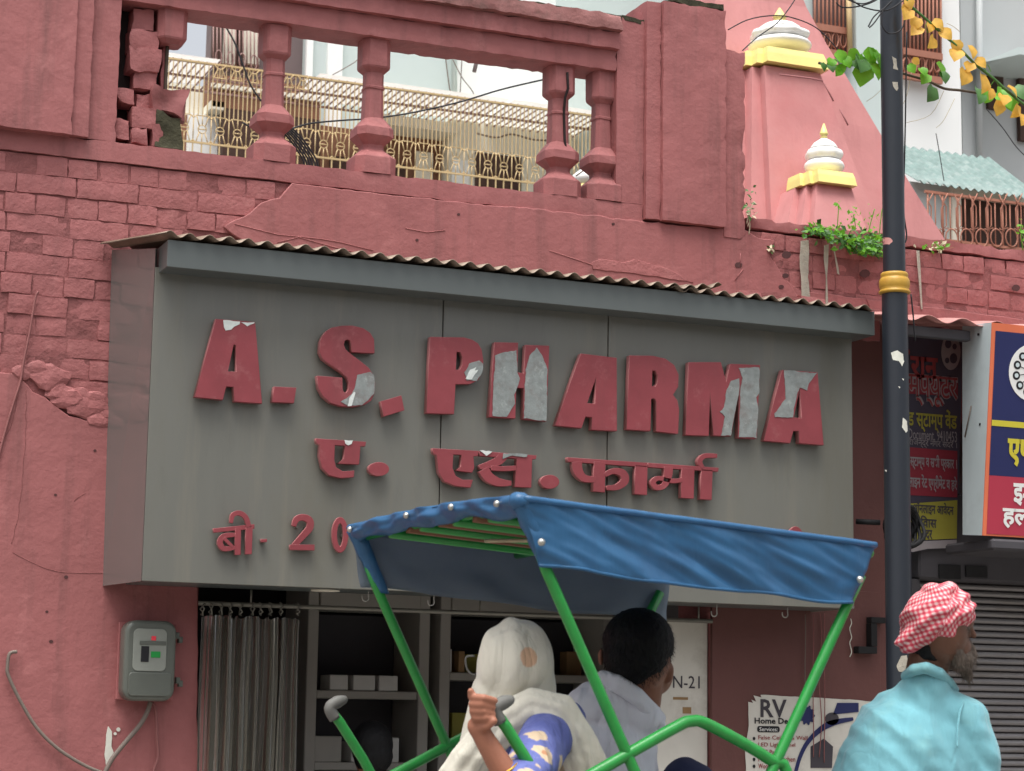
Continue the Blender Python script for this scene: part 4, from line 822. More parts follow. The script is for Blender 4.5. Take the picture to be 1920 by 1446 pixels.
# dark recess above and behind, roller shutter below
rs = empty('roller_shutter', (6.2, .15, .12), 'closed dark grey roller shutter behind the cyclist in the turban', 'shutter')
sx0, sx1 = wx(1706, 1300, .12), 8.6; zt0 = wz(1850, 1095, .12)
pitch = .0305
bm = bmesh.new(); n = 6; vs, fs = [], []
for k in range(n + 1):
    q = math.pi * k / n; vs += [(sx0, -.009 * math.sin(q), (k / n) * (pitch - .0035)), (sx1, -.009 * math.sin(q), (k / n) * (pitch - .0035))]
for k in range(n): fs.append((2 * k, 2 * k + 1, 2 * k + 3, 2 * k + 2))
fs.append((0, 2 * n, 2 * n + 1, 1))
sm = mesh('slat', vs, fs, True); bm.free(); z = zt0 - pitch; k = 0
while z > .14: link('slat', sm, rs, 'shutter', (0, .12, z)); z -= pitch
box('backing', (sx0, .123, .13), (sx1, .13, zt0), 'dark_gap', rs, 0)
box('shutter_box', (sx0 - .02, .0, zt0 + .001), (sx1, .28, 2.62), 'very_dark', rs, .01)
box('guide_rail', (sx0 - .06, .02, .12), (sx0 - .002, .2, zt0), 'very_dark', rs, .004)
for (x0, y0, x1, y1) in [(1760, 1060, 1800, 1085), (1810, 1062, 1850, 1082)]:
    a, c = at(x0, y1, -.004), at(x1, y0, -.004); box('latch', (a.x, -.012, a.z), (c.x, -.001, c.z), 'black_rubber', rs, .002)
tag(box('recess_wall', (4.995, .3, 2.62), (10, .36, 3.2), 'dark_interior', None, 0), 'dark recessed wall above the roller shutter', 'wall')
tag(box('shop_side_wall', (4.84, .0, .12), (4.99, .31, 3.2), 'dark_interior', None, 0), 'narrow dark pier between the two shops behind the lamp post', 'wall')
# ================================================================== TEMPLE SPIRE
YTM = 3.0
sp = empty('temple_spire', (7, YTM + 1, 2.5), 'pink temple spire with white ribbed caps and gold trims behind the parapet', 'spire')
def loft(name, levels, mat, parent, smooth=False, cap=True):
    """levels: list of rings (same count) of points"""
    n = len(levels[0]); vs = [p for r_ in levels for p in r_]; fs = []
    for i in range(len(levels) - 1):
        for k in range(n): fs.append((i * n + k, i * n + (k + 1) % n, (i + 1) * n + (k + 1) % n, (i + 1) * n + k))
    if cap: fs.append(tuple(range(n))[::-1]); fs.append(tuple((len(levels) - 1) * n + k for k in range(n)))
    return link(name, mesh(name, vs, fs, smooth), parent, mat)
def tower(rows, Y, depth, name, mat, parent, notch=.10):
    """rows: (y pixel, left pixel, right pixel) of the front; plan is a square with stepped front corners"""
    lv = []
    for ri, (y, xl, xr) in enumerate(rows):
        yo = .06 * ri; a, c = at(xl, y, Y + yo), at(xr, y, Y + yo); z = (a.z + c.z) / 2; w_ = c.x - a.x; s = w_ * notch; d = depth * (.35 + .65 * w_ / DW)
        x0, x1 = a.x, c.x
        lv.append([(x0 + s, Y + yo, z), (x1 - s, Y + yo, z), (x1 - s, Y + yo + s * .6, z), (x1, Y + yo + s * .6, z), (x1, Y + yo + d, z), (x0, Y + yo + d, z), (x0, Y + yo + s * .6, z), (x0 + s, Y + yo + s * .6, z)])
    return loft(name, lv, mat, parent)
a, c = at(1250, 450, YTM), at(1785, 450, YTM); DW = c.x - a.x
tower([(1300, 1320, 1960), (700, 1322, 1905), (450, 1325, 1788), (330, 1328, 1712), (220, 1331, 1645), (130, 1334, 1590), (70, 1338, 1552), (0, 1342, 1512), (-150, 1378, 1450), (-260, 1395, 1428)], YTM, 1.1, 'main_tower', 'pink_temple', sp, .0)
def mini(cx_top, ytop, half_top, ybot, lb, rb, Y, nm):
    """attached small spire: front face with stepped left edge"""
    a, c = at(cx_top - half_top, ytop, Y), at(cx_top + half_top, ytop, Y); d, e = at(lb, ybot, Y - .25), at(rb, ybot, Y - .25)
    lv = []
    for t in (0, .25, .5, .75, 1):
        x0 = d.x + (a.x - d.x) * t; x1 = e.x + (c.x - e.x) * (t ** .9); z = d.z + (a.z - d.z) * t; yf = Y - .25 + .25 * t; s = (x1 - x0) * .13; yb = Y + 1.2
        lv.append([(x0 + s * 1.6, yf, z), (x1 - s * .2, yf, z), (x1, yf + .03, z), (x1, yb, z), (x0, yb, z), (x0, yf + .14, z), (x0 + s * .8, yf + .14, z), (x0 + s * .8, yf + .06, z), (x0 + s * 1.6, yf + .06, z)])
    return loft(nm, lv, 'pink_temple', sp)
def crown(px, yband0, yband1, xl, xr, ytip, Y, seed):
    a, c = at(xl, yband0, Y), at(xr, yband0, Y); zb0, zb1 = a.z, wz((xl + xr) / 2, yband1, Y); w_ = c.x - a.x; cx = (a.x + c.x) / 2; k = .12 * w_
    for (f, o) in ((1.0, 0.),):
        lv = []
        for z, g_ in ((zb0, 1.04), (zb0 + .6 * (zb1 - zb0), 1.0), (zb1, .95)):
            h_ = w_ / 2 * g_; s = h_ * .15; yf = Y - .04 + (1 - g_) * .3; yb = Y + w_ * .8
            lv.append([(cx - h_ + 2 * s, yf, z), (cx + h_ - .2 * s, yf, z), (cx + h_, yf + .03, z), (cx + h_, yb, z), (cx - h_, yb, z), (cx - h_, yf + .13, z), (cx - h_ + s, yf + .13, z), (cx - h_ + s, yf + .06, z), (cx - h_ + 2 * s, yf + .06, z)])
        loft('gold_band', lv, 'temple_gold', sp)
    zt_ = wz(px, ytip, Y + .2); zb1 = wz(px, yband1 + 2, Y + .2); H = zt_ - zb1; r_ = w_ * .40
    xc = wx(px, (yband1 + ytip) / 2, Y + .2); n = 32
    def ribbed(name, prof, mat, lobes=0):
        vs, fs = [], []
        for (r2, z) in prof:
            for q in range(n): an = 2 * math.pi * q / n; rr2 = r2 * (1 + (.05 * math.cos(lobes * an) if lobes else 0)); vs.append((rr2 * math.cos(an), rr2 * math.sin(an), z))
        for i in range(len(prof) - 1):
            for q in range(n): fs.append((i * n + q, i * n + (q + 1) % n, (i + 1) * n + (q + 1) % n, (i + 1) * n + q))
        fs.append(tuple(range(n))[::-1]); fs.append(tuple((len(prof) - 1) * n + q for q in range(n)))
        link(name, mesh(name, vs, fs, True), sp, mat, (xc, Y + .2, zb1))
    def disc(z0, z1, r2, inner=.72): return [(r2 * (inner + (1 - inner) * math.sin(math.pi * t) ** .6), z0 + (z1 - z0) * t) for t in [i / 8 for i in range(9)]]
    ribbed('ribbed_disc', disc(0, .24 * H, r_), 'temple_white'); ribbed('ribbed_disc', disc(.241 * H, .46 * H, r_ * .93, .78), 'temple_white', 8)
    ribbed('dome', [(r_ * .72, .461 * H), (r_ * .66, .52 * H), (r_ * .5, .6 * H), (r_ * .28, .66 * H), (r_ * .16, .69 * H)], 'temple_white')
    ribbed('finial', [(r_ * .12, .691 * H), (r_ * .2, .72 * H), (r_ * .1, .75 * H), (r_ * .22, .78 * H), (r_ * .2, .8 * H), (.004, H)], 'temple_gold')
mini(1473, 118, 68, 470, 1385, 1690, YTM - .12, 'side_spire'); crown(1462, 115, 95, 1413, 1545, 15, YTM - .12, 1)
mini(1556, 342, 42, 560, 1470, 1690, YTM - .6, 'side_spire'); crown(1545, 342, 322, 1515, 1598, 232, YTM - .6, 2)
# recessed panel outline on the tall side spire
for pts in [[(1462, 140), (1520, 147), (1543, 152)], [(1543, 152), (1563, 190)], [(1575, 205), (1590, 235)]]: tube('groove', [at(x, y, YTM - .26 + (y - 118) * -.0006 - .0) for x, y in pts], .005, 'pink_groove', sp, 5)
# far small crown seen between the last balusters
cf = empty('temple_finial', at(1097, 420, 1.6), 'small white temple finial with gold band seen between the right balusters', 'finial')
p = at(1097, 365, 1.6); lathe('gold_band', [(.07, 0), (.07, .06), (.06, .075)], 'temple_gold', cf, (p.x, 1.6, p.z - .03), 20); lathe('stalk', [(.05, -1.6), (.06, 0)], 'pink_temple', cf, (p.x, 1.6, p.z - .031), 12)
lathe('cap', [(.04, .046), (.07, .07), (.065, .1), (.04, .12), (.028, .13), (.03, .16), (.012, .2)], 'temple_white', cf, (p.x, 1.6, p.z), 20)
# ================================================================== TERRACE GRILLE AND PERGOLA BEHIND THE PARAPET
YG = 9.0
gz1 = wz(640, 151, YG); gk = (YG - CAM.y) / F * 1.09          # metres per pixel there
gx0, gx1 = wx(300, 120, YG), wx(1150, 220, YG)
gr = empty('terrace_grille', ((gx0 + gx1) / 2, YG, 4.5), 'long gold painted iron grille with ringed star motifs behind the balustrade', 'grille')
step = .0385; gzb = gz1 - .82
nb = int((gx1 - gx0) / step); bme = None
zlo, zmt, zmb = gzb - .35, wz(640, 250, YG), wz(640, 300, YG)
for i in range(nb + 1):
    x = gx0 + i * step
    if bme is None: bm = bmesh.new(); box_bm(bm, (-.0038, -.005, zmt), (.0038, .005, gz1 - .02)); bme = bm_mesh('bar', bm)
    link('bar', bme, gr, 'grille_gold', (x, YG, 0))
for z in (gz1 - .01, zmb, zlo): box('rail', (gx0, YG - .008, z - .008), (gx1, YG + .008, z + .008), 'grille_gold', gr, 0)
mw = step * 4; mh = zmt - zmb; bm = bmesh.new(); c0 = Vector((0, 0, (zmt + zmb) / 2))
def seg(bm, a, b, r_=.005): tube_bm(bm, [Vector((a[0], 0, a[1])), Vector((b[0], 0, b[1]))], r_, 5)
rg = .036; cz = (zmt + zmb) / 2
tube_bm(bm, [Vector((rg * math.cos(2 * math.pi * k / 14), 0, cz + rg * math.sin(2 * math.pi * k / 14))) for k in range(14)], .005, 5, True)
seg(bm, (-rg, cz), (rg, cz))
for s in (-1, 1):
    for u in (-1, 0, 1): seg(bm, (u * rg * .7, cz + s * rg * (.75 if u else 1)), (u * mw * .34, cz + s * mh / 2))
    seg(bm, (-mw * .34, cz + s * mh * .5), (mw * .34, cz + s * mh * .5)); seg(bm, (mw * .34, cz + s * mh * .5), (mw * .5, cz + s * mh * .4)); seg(bm, (-mw * .34, cz + s * mh * .5), (-mw * .5, cz + s * mh * .4))
seg(bm, (mw * .5, cz - mh * .5), (mw * .5, cz + mh * .5)); mot = bm_mesh('star_motif', bm, True)
x = gx0 + mw / 2
while x < gx1: link('star_motif', mot, gr, 'grille_gold', (x, YG, 0)); x += mw
for i in range(int((gx1 - gx0) / step * 1)):
    x = gx0 + i * step
    if i % 1 == 0:
        if i == 0: bm = bmesh.new(); box_bm(bm, (-.005, -.006, zlo), (.005, .006, zmb)); lme = bm_mesh('bar', bm)
        if i % 2 == 0: link('bar', lme, gr, 'grille_gold', (x, YG, 0))
bm = bmesh.new()
for s in (-1, 1): seg(bm, (s * .02, -.04), (s * .055, .0)); seg(bm, (s * .02, -.04), (s * .05, -.12))
seg(bm, (-.02, -.04), (.02, -.04)); seg(bm, (-.05, -.12), (.05, -.12)); seg(bm, (0, -.04), (0, -.12)); tmo = bm_mesh('top_motif', bm)
for px in (412, 443, 475, 540, 568): link('top_motif', tmo, gr, 'grille_gold', (wx(px, 130, YG), YG - .014, gz1 - .012))
# pergola roof behind the grille: flat slatted canopy seen from below
pg = empty('pergola_roof', ((gx0 + gx1) / 2, YG + .5, gz1), 'slatted pergola roof with pale sheets behind the gold grille', 'canopy')
smesh = None; x = gx0 - .4; k = 0
while x < gx1 + .4:
    if smesh is None: bm = bmesh.new(); box_bm(bm, (-.006, YG + .03, gz1 + .005), (.006, YG + .85, gz1 + .014)); smesh = bm_mesh('slat', bm)
    link('slat', smesh, pg, 'grille_pink', (x, 0, 0)); x += .074
for y in (YG + .03, YG + .45, YG + .84): box('cross_rod', (gx0 - .4, y - .012, gz1 - .012), (gx1 + .4, y + .012, gz1 + .0045), 'grille_pink', pg, 0)
for a_, b_ in ((gx0 - .4, wx(395, 130, YG + .5)), (wx(572, 150, YG + .5), wx(925, 200, YG + .5)), (wx(930, 200, YG + .5), gx1 + .4)): box('roof_sheet', (a_, YG + .05, gz1 + .05), (b_ - .03, YG + .85, gz1 + .056), 'roof_translucent', pg, 0)
# ------------------------------------------------------------------ buildings behind
YW = YG + 1.3
def bq(par, name, x0, y0, x1, y1, Y, mat, dep=.05, py=None):
    py = (y0 + y1) / 2 if py is None else py
    za, zb = wz((x0 + x1) / 2, y1, Y), wz((x0 + x1) / 2, y0, Y); return box(name, (wx(x0, py, Y), Y, za), (wx(x1, py, Y), Y + dep, zb), mat, par, 0)
wb = empty('white_building', (7, YW + 1.5, 0), 'white and pale green rendered building behind the pergola roof', 'building')
bq(wb, 'wall', 848, -500, 1420, 900, YW + .04, 'white_wall', 3); bq(wb, 'wall', 570, -500, 846, 900, YW + .02, 'pale_green_wall', 3)
bq(wb, 'corner_strip', 572, -500, 584, 900, YW - .03, 'white_wall', .05); bq(wb, 'corner_strip', 612, -500, 640, 900, YW - .03, 'white_wall', .05)
bq(wb, 'lower_wall', 842, 246, 1200, 900, YW - .5, 'cream_wall', .4, 300); bq(wb, 'window', 892, 290, 978, 360, YW - .52, 'dark_brown', .03, 320); bq(wb, 'ledge', 700, 222, 860, 240, YW - .62, 'cream_wall', .5, 240)
bq(wb, 'door_panel', 600, 250, 845, 700, YW - .3, 'brown_wood', .3, 300); bq(wb, 'doorway', 780, 285, 812, 700, YW - .35, 'cream_wall', .04, 300); bq(wb, 'doorway', 620, 300, 760, 700, YW - .36, 'dark_brown', .04, 300); bq(wb, 'lower_wall', 848, 300, 880, 700, YW - .53, 'white_wall', .02, 320)
tube('drain_pipe', [at(850, -60, YW - .05), at(852, 190, YW - .05)], .03, 'pale_green_wall', wb, 8); tube('pipe_stub', [at(896, 105, YW - .1), at(889, 135, YW - .1)], .02, 'greybrown', wb, 6)
bb = empty('brown_building', (4.6, YW + 1.6, 0), 'grey brown building with a shuttered upper window left of the pale facade', 'building')
bq(bb, 'wall', 397, -400, 490, 152, YW + .1, 'greybrown', .2, 60); bq(bb, 'wall', 490, -400, 569, 160, YW + .12, 'greybrown', .2, 60)
bq(bb, 'lower_wall', 397, 152, 600, 212, YW - .3, 'brown_wood', .3, 180); bq(bb, 'doorway', 418, 214, 600, 700, YW - .3, 'dark_brown', .3, 250); bq(bb, 'beam', 397, 168, 600, 176, YW - .34, 'cream_wall', .04, 172)
for x0, x1 in ((399, 415), (420, 443), (447, 455), (458, 488)): bq(bb, 'shutter', x0, 20, x1, 120, YW + .04, 'cream_wall' if x0 in (420, 458) else 'dark_brown', .05, 60)
for k in range(13): x = 400 + 7 * k; tube('window_bar', [at(x, 50, YW - .02), at(x, 128, YW - .02)], .007, 'grille_pink', bb, 5)
for k in range(4): tube('window_ornament', [at(410 + 22 * k + 6 * math.cos(q), 108 + 3 * k + 14 * math.sin(q), YW - .04) for q in [2 * math.pi * j / 10 for j in range(10)]], .007, 'grille_pink', bb, 5, True)
lw = empty('low_white_house', (3.6, YW + .8, 0), 'low cream house wall at the far left behind the grille', 'building')
bq(lw, 'wall', 250, 155, 396, 900, YW + .02, 'cream_wall', 2, 180); bq(lw, 'window_hood', 395, 190, 420, 205, YW - .3, 'cream_wall', .3, 200); bq(lw, 'brick_patch', 338, 215, 352, 300, YW - .02, 'brown_wood', .03, 250); bq(lw, 'white_wall', 355, 215, 416, 900, YW - .12, 'white_wall', .1, 250)
for i, (pts, r_, lb, Y) in enumerate([([(420, 45), (440, 80), (455, 120), (470, 160), (490, 190)], .007, 'dark cable hanging in front of the shuttered window', 7.5), ([(455, 230), (480, 242), (530, 245), (580, 232), (640, 226), (700, 222), (770, 212), (860, 192), (940, 168), (1025, 148)], .0045, 'black cable sagging across the balustrade opening', 2.0), ([(835, 105), (842, 160), (845, 175), (838, 180)], .006, 'thin grey wire down the pale facade corner', YW - .2), ([(848, 110), (866, 145), (885, 170), (892, 188)], .005, 'thin forked wire on the white facade', YW - .2), ([(866, 112), (864, 150), (862, 190)], .005, 'thin straight wire on the white facade', YW - .2), ([(893, 250), (930, 258), (960, 252), (1000, 262), (1040, 264)], .009, 'wavy grey wire along the cream wall', YW - .7), ([(610, 148), (660, 120), (680, 104)], .005, 'thin slanting wire over the pale green facade', YW - .3), ([(1080, 330), (1105, 312)], .004, 'short dark wire beside the small temple finial', 1.5)]):
    o = tube('cable', spline([at(x, y, Y) for x, y in pts], 5), r_, 'wire_black' if i < 2 else 'wire_grey', None, 6); tag(o, lb, 'cable', 'cables behind the balustrade')
cc = empty('cable_bundle', at(575, 330, .16), 'dark bundle of drooping cables beside the left baluster', 'cable')
for k in range(6): tube('strand', spline([at(x + 5 * k - 12, y, .12 + .012 * k) for x, y in [(536, 242), (552, 258), (568, 280), (582, 306), (584, 340)]], 5), .0035, 'wire_black', cc, 6)
# right-hand background --------------------------------------------------
YV = 7.0
rb_ = empty('pale_apartment_block', (11, YV + 2, 0), 'white and grey apartment block with brown balcony grilles behind the temple', 'building')
bq(rb_, 'wall', 1290, -500, 1610, 1000, YV + .5, 'pale_green_wall', 3, 100); bq(rb_, 'wall', 1606, -500, 1682, 1000, YV + .3, 'pale_green_wall', 3, 100); bq(rb_, 'wall', 1684, -500, 1802, 1000, YV + .1, 'white_wall', 3, 200); bq(rb_, 'wall', 1804, -500, 2400, 1000, YV + .9, 'grey_wall', 3, 200)
bq(rb_, 'corner_pilaster', 1804, -500, 1838, 1000, YV + .6, 'grey_wall', .25, 200); tube('drain_pipe', [at(1836, -80, YV + .55), at(1836, 330, YV + .55)], .03, 'grey_wall', rb_, 8)
def balcony(x0, y0, x1, y1, Y, seed):
    bq(rb_, 'balcony_recess', x0, y0 - 200, x1, y1, Y + .06, 'dark_brown' if seed else 'greybrown', .1, 60); n = int((x1 - x0) / 7)
    for k in range(n + 1):
        x = x0 + (x1 - x0) * k / n; tube('grille_bar', [at(x, y0 - 60, Y), at(x, y1, Y)], .011, 'grille_brown', rb_, 5)
    for y in (y1, y1 - 45): a, c = at(x0, y, Y), at(x1, y, Y); box('grille_rail', (a.x, Y - .03, a.z - .03), (c.x, Y + .01, a.z + .03), 'grille_brown', rb_, 0)
    for k in range(max(2, n // 2)):
        x = x0 + (x1 - x0) * (k + .5) / max(2, n // 2); tube('grille_scroll', [at(x + 6 * math.cos(q), y1 - 20 + 14 * math.sin(q), Y - .012) for q in [2 * math.pi * j / 10 for j in range(10)]], .009, 'grille_brown', rb_, 5, True)
balcony(1528, 0, 1604, 96, YV + .4, 0); balcony(1692, 0, 1764, 142, YV, 1)
tube('gold_pipe', [at(1590, -40, YV + .33), at(1594, 100, YV + .33)], .025, 'grille_gold', rb_, 8)
a, c = at(1842, 120, YV + .2), at(1990, 92, YV + .2); bx = [(1840, 118), (1910, 88), (2000, 96), (2000, 112), (1912, 102)]
plate('window_sunshade', bx, YV + .2, .7, 'pale_green_wall', rb_); bq(rb_, 'window', 1853, 140, 1882, 205, YV + .86, 'dark_brown', .05, 170); bq(rb_, 'window', 1912, 115, 1990, 268, YV + .84, 'dark_brown', .05, 200)
sh = empty('tin_shed', (10, YV - 1, 3), 'pale green corrugated shed roof with iron grille at the right edge', 'shed')
YH = 5.2
p0, p1 = at(1722, 340, YH), at(1960, 392, YH); p2, p3 = at(1700, 308, YH + 1.1), at(1985, 346, YH + 1.1)
corrugated('roof', p0, (p1.x, YH, p0.z - .02), (p0.x + .1, YH + 1.1, p0.z + .62), (p1.x + .3, YH + 1.1, p0.z + .62), .07, .012, 'tile_green', sh, 4, .004)
bq(sh, 'wall_panel', 1690, 345, 1800, 700, YH + .15, 'pale_green_wall', .1, 420); bq(sh, 'dark_interior', 1800, 375, 2100, 700, YH + .4, 'dark_brown', .1, 420); bq(sh, 'beam', 1800, 358, 2100, 385, YH + .3, 'cream_wall', .08, 420); bq(sh, 'post', 1786, 345, 1803, 700, YH + .1, 'cream_wall', .06, 420)
YI = YH - .15; g2 = empty('shed_grille', at(1850, 480, YI), 'pinkish iron grille with rings under the green tin roof', 'grille')
zt_, zb_ = wz(1850, 372, YI), wz(1850, 480, YI)
for k in range(14):
    x = 1740 + 14 * k; a = at(x, 420, YI); tube('bar', [Vector((a.x, YI, zb_)), Vector((a.x, YI, zt_))], .0055 if k % 2 else .008, 'grille_brown', g2, 5)
for k in range(7):
    x = 1754 + 28 * k; a = at(x, 430, YI); hw = .085; zc = wz(x, 447, YI)
    pts = [(-.5, .9), (-.3, .75), (.3, .75), (.5, .9)]
    tube('ring', [Vector((a.x + .055 * math.cos(q), YI - .015, zc + .07 * math.sin(q))) for q in [2 * math.pi * j / 12 for j in range(12)]], .006, 'grille_brown', g2, 5, True)
    zs = [wz(x, y, YI) for y in (365, 382, 390, 425, 433)]
    for s in (-1, 1):
        tube('lattice', [Vector((a.x + s * .03, YI - .015, zs[0])), Vector((a.x + s * .07, YI - .015, zs[1])), Vector((a.x + s * .045, YI - .015, zs[2])), Vector((a.x + s * .045, YI - .015, zs[3])), Vector((a.x + s * .075, YI - .015, zs[4])), Vector((a.x + s * .03, YI - .015, zc + .075))], .005, 'grille_brown', g2, 5)
for y in (374, 460): z = wz(1850, y, YI); box('rail', (wx(1735, 420, YI), YI - .01, z - .01), (wx(1960, 420, YI), YI + .01, z + .01), 'grille_brown', g2, 0)
for i, (pts, lb, Y) in enumerate([([(1365, 56), (1400, 38), (1440, 30), (1480, 32), (1530, 52), (1570, 92)], 'dark red wire arching over the temple gold finial', .5), ([(1392, 95), (1420, 70), (1455, 45), (1475, 22), (1490, 0), (1500, -20)], 'dark wire slanting up past the white temple cap', .5), ([(1755, 250), (1762, 290), (1770, 340)], 'thin wire hanging before the white wall', 3.0), ([(1850, 205), (1880, 240), (1905, 275), (1930, 300)], 'grey twisted wire at the right before the grey block', 2.0)]):
    o = tube('wire', spline([at(x, y, Y) for x, y in pts], 6), .003, 'wire_black', None, 5); tag(o, lb, 'wire', 'wires crossing the background')
# ================================================================== PLANTS
def leaf_me(seed, heart=True, fold=.3):
    r_ = random.Random(seed); vs, fs = [(0, 0, 0)], []; out = []
    prof = [(.0, .0), (.12, .28), (.28, .44), (.5, .46), (.72, .32), (.9, .12), (1., 0)] if heart else [(0, 0), (.1, .3), (.3, .5), (.6, .52), (.85, .34), (1., 0)]
    n = len(prof); vs = []
    for t, w_ in prof: vs += [(-w_ * (1 + r_.uniform(-.1, .1)), t - (.12 if heart and 0 < t < .2 else 0), fold * w_ + .1 * math.sin(t * 3)), (0, t, .12 * math.sin(t * 3)), (w_ * (1 + r_.uniform(-.1, .1)), t - (.12 if heart and 0 < t < .2 else 0), fold * w_ + .1 * math.sin(t * 3))]
    for i in range(n - 1):
        for k in (0, 1): fs.append((i * 3 + k, i * 3 + k + 1, i * 3 + k + 4, i * 3 + k + 3))
    return mesh('leaf', vs, fs, True)
def leaf(parent, mes, px, py, Y, size, mat, rl, drop=None, name='leaf'):
    o = link(name, rl.choice(mes), parent, mat, at(px, py, Y)); o.scale = (size, size, size)
    a = rl.uniform(-.8, .8) if drop is None else drop
    d = Vector((math.sin(a), rl.uniform(-.5, .3), -math.cos(a))).normalized(); nrm = Vector((rl.uniform(-.6, .6), -1, rl.uniform(-.2, .7))); nrm = (nrm - d * nrm.dot(d)).normalized(); s = d.cross(nrm)
    o.rotation_euler = Matrix((s, d, nrm)).transposed().to_euler(); return o
YVN = PY - .12; rl = random.Random(3)
def lset(m): 
    out = []
    for s in range(5): me = leaf_me(s); me.materials.append(MATS[m]); out.append(me)
    return out
LG, LD, LY = lset('leaf_green'), lset('leaf_dark'), lset('leaf_yellow')
vine = empty('green_vine', at(1700, 140, YVN), 'leafy green creeper branch crossing behind the lamp post top', 'vine')
tube('stem', spline([at(x, y, YVN + .3) for x, y in [(1535, 118), (1560, 125), (1600, 122), (1625, 115), (1660, 128), (1700, 140), (1740, 152), (1770, 166), (1805, 170), (1850, 178), (1900, 190), (1960, 200)]], 4), .006, 'twig', vine, 6)
for (x, y, s, m, dr) in [(1565, 100, .075, LG, .9), (1590, 98, .06, LG, 1.3), (1555, 118, .05, LD, .2), (1575, 120, .05, LG, .1), (1600, 112, .06, LD, .4), (1620, 95, .08, LG, .9), (1612, 108, .10, LD, -.3), (1640, 100, .07, LG, .3), (1630, 118, .09, LG, .4), (1622, 122, .1, LG, -.15), (1655, 122, .07, LG, .2), (1572, 125, .055, LG, -.4), (1540, 118, .04, LD, .3), (1755, 118, .09, LG, .5), (1740, 140, .06, LG, -.6), (1748, 162, .085, LD, -.4), (1702, 122, .05, LG, .6), (1830, 165, .1, LD, -.2), (1868, 175, .1, LG, .5), (1900, 165, .09, LD, .6), (1915, 178, .08, LG, .9), (1880, 170, .06, LG, -.9), (1710, 112, .04, LY, 1.2), (1580, 108, .06, LG, .5), (1605, 100, .07, LG, .2), (1618, 105, .06, LG, -.5), (1648, 112, .08, LG, .7), (1636, 92, .06, LG, -.2), (1560, 110, .05, LG, -.3), (1725, 128, .05, LG, .3), (1765, 135, .06, LD, .2), (1850, 170, .07, LG, -.3), (1893, 182, .07, LG, .3)]:
    leaf(vine, m, x, y, YVN + .28, s, None, rl, dr)
for pts in [[(1710, 130), (1700, 180), (1690, 200)], [(1770, 170), (1745, 215), (1700, 230)], [(1790, 185), (1770, 225), (1755, 240)], [(1655, 165), (1640, 180), (1625, 190)], [(1800, 60), (1788, 50), (1775, 44)]]: tube('tendril', spline([at(x, y, YVN + .3) for x, y in pts], 4), .0014, 'twig_pale', vine, 4)
cr = empty('yellow_creeper', at(1810, 100, YVN), 'drooping creeper stem with dry yellow leaves at the upper right', 'vine')
st = [(1690, -20), (1705, 8), (1735, 35), (1765, 62), (1800, 92), (1830, 122), (1860, 145), (1890, 172), (1925, 200), (1960, 225)]
tube('stem', spline([at(x, y, YVN) for x, y in st], 4), .006, 'leaf_dark', cr, 6)
for (x, y, s, dr) in [(1697, 8, .04, .1), (1707, 18, .065, -.6), (1722, 34, .06, -.4), (1728, 52, .065, -.9), (1748, 40, .06, .9), (1742, 44, .05, -.2), (1762, 58, .065, .8), (1750, 70, .07, -.6), (1792, 75, .06, .1), (1795, 95, .075, -.5), (1815, 85, .07, .15), (1828, 112, .06, .9), (1820, 118, .06, -.5), (1808, 130, .085, -.3), (1838, 138, .1, -.1), (1856, 165, .06, -.2), (1888, 162, .065, .7), (1880, 178, .07, -.3), (1872, 188, .07, 0), (1908, 196, .07, -.5), (1912, 212, .08, -.3), (1925, 215, .09, .2), (1700, -2, .05, .4)]:
    leaf(cr, LY, x, y, YVN, s, None, rl, dr)
for pts in [[(1740, 38), (1735, 50), (1740, 62)], [(1850, 135), (1845, 125), (1852, 122), (1858, 135)], [(1858, 160), (1866, 150), (1872, 162)], [(1760, 62), (1764, 52), (1758, 48)]]: tube('tendril', spline([at(x, y, YVN) for x, y in pts], 4), .0014, 'leaf_green', cr, 4)
def clump(name, label, cells, mats, Y0, Y1, n, size, up=.5, seed=1, stems=()):
    t = empty(name, at(cells[0][0], cells[0][1], (Y0 + Y1) / 2), label, 'plant'); rq = random.Random(seed)
    for mi, mt in enumerate(mats):
        vs, fs = [], []
        for _ in range(n):
            cx, cy, sx, sy = rq.choice(cells); Y = rq.uniform(Y0, Y1); p = at(cx + rq.gauss(0, sx), cy + rq.gauss(0, sy), Y); s = size * rq.uniform(.5, 1.3)
            d = Vector((rq.uniform(-1, 1), rq.uniform(-1, .4), rq.uniform(-.8, up))).normalized(); nn = Vector((rq.uniform(-.8, .8), -1, rq.uniform(0, 1.2))); sd_ = d.cross(nn).normalized(); nn = sd_.cross(d); k = len(vs)
            vs += [p, p + d * s * .5 + sd_ * s * .34 + nn * s * .08, p + d * s, p + d * s * .5 - sd_ * s * .34 + nn * s * .08, p + d * s * .5]; fs += [(k, k + 1, k + 4), (k + 1, k + 2, k + 4), (k + 2, k + 3, k + 4), (k + 3, k, k + 4)]
        o = link('foliage', mesh('foliage', vs, fs), t, mt); o['kind'] = 'stuff'
    for pts in stems: tube('stem', spline([at(x, y, (Y0 + Y1) / 2) for x, y in pts], 4), .0022, 'twig_pale' if name == 'dry_weed' else 'leaf_green', t, 4)
    return t
clump('wall_weeds', 'thick green weeds growing on the wall top left of the lamp post', [(1530, 432, 14, 4), (1560, 440, 16, 6), (1590, 447, 16, 7), (1620, 452, 16, 8), (1645, 458, 12, 9), (1600, 462, 16, 5), (1635, 470, 14, 5)], ['leaf_green', 'leaf_dark'], -.1, .12, 420, .034, .5, 5)
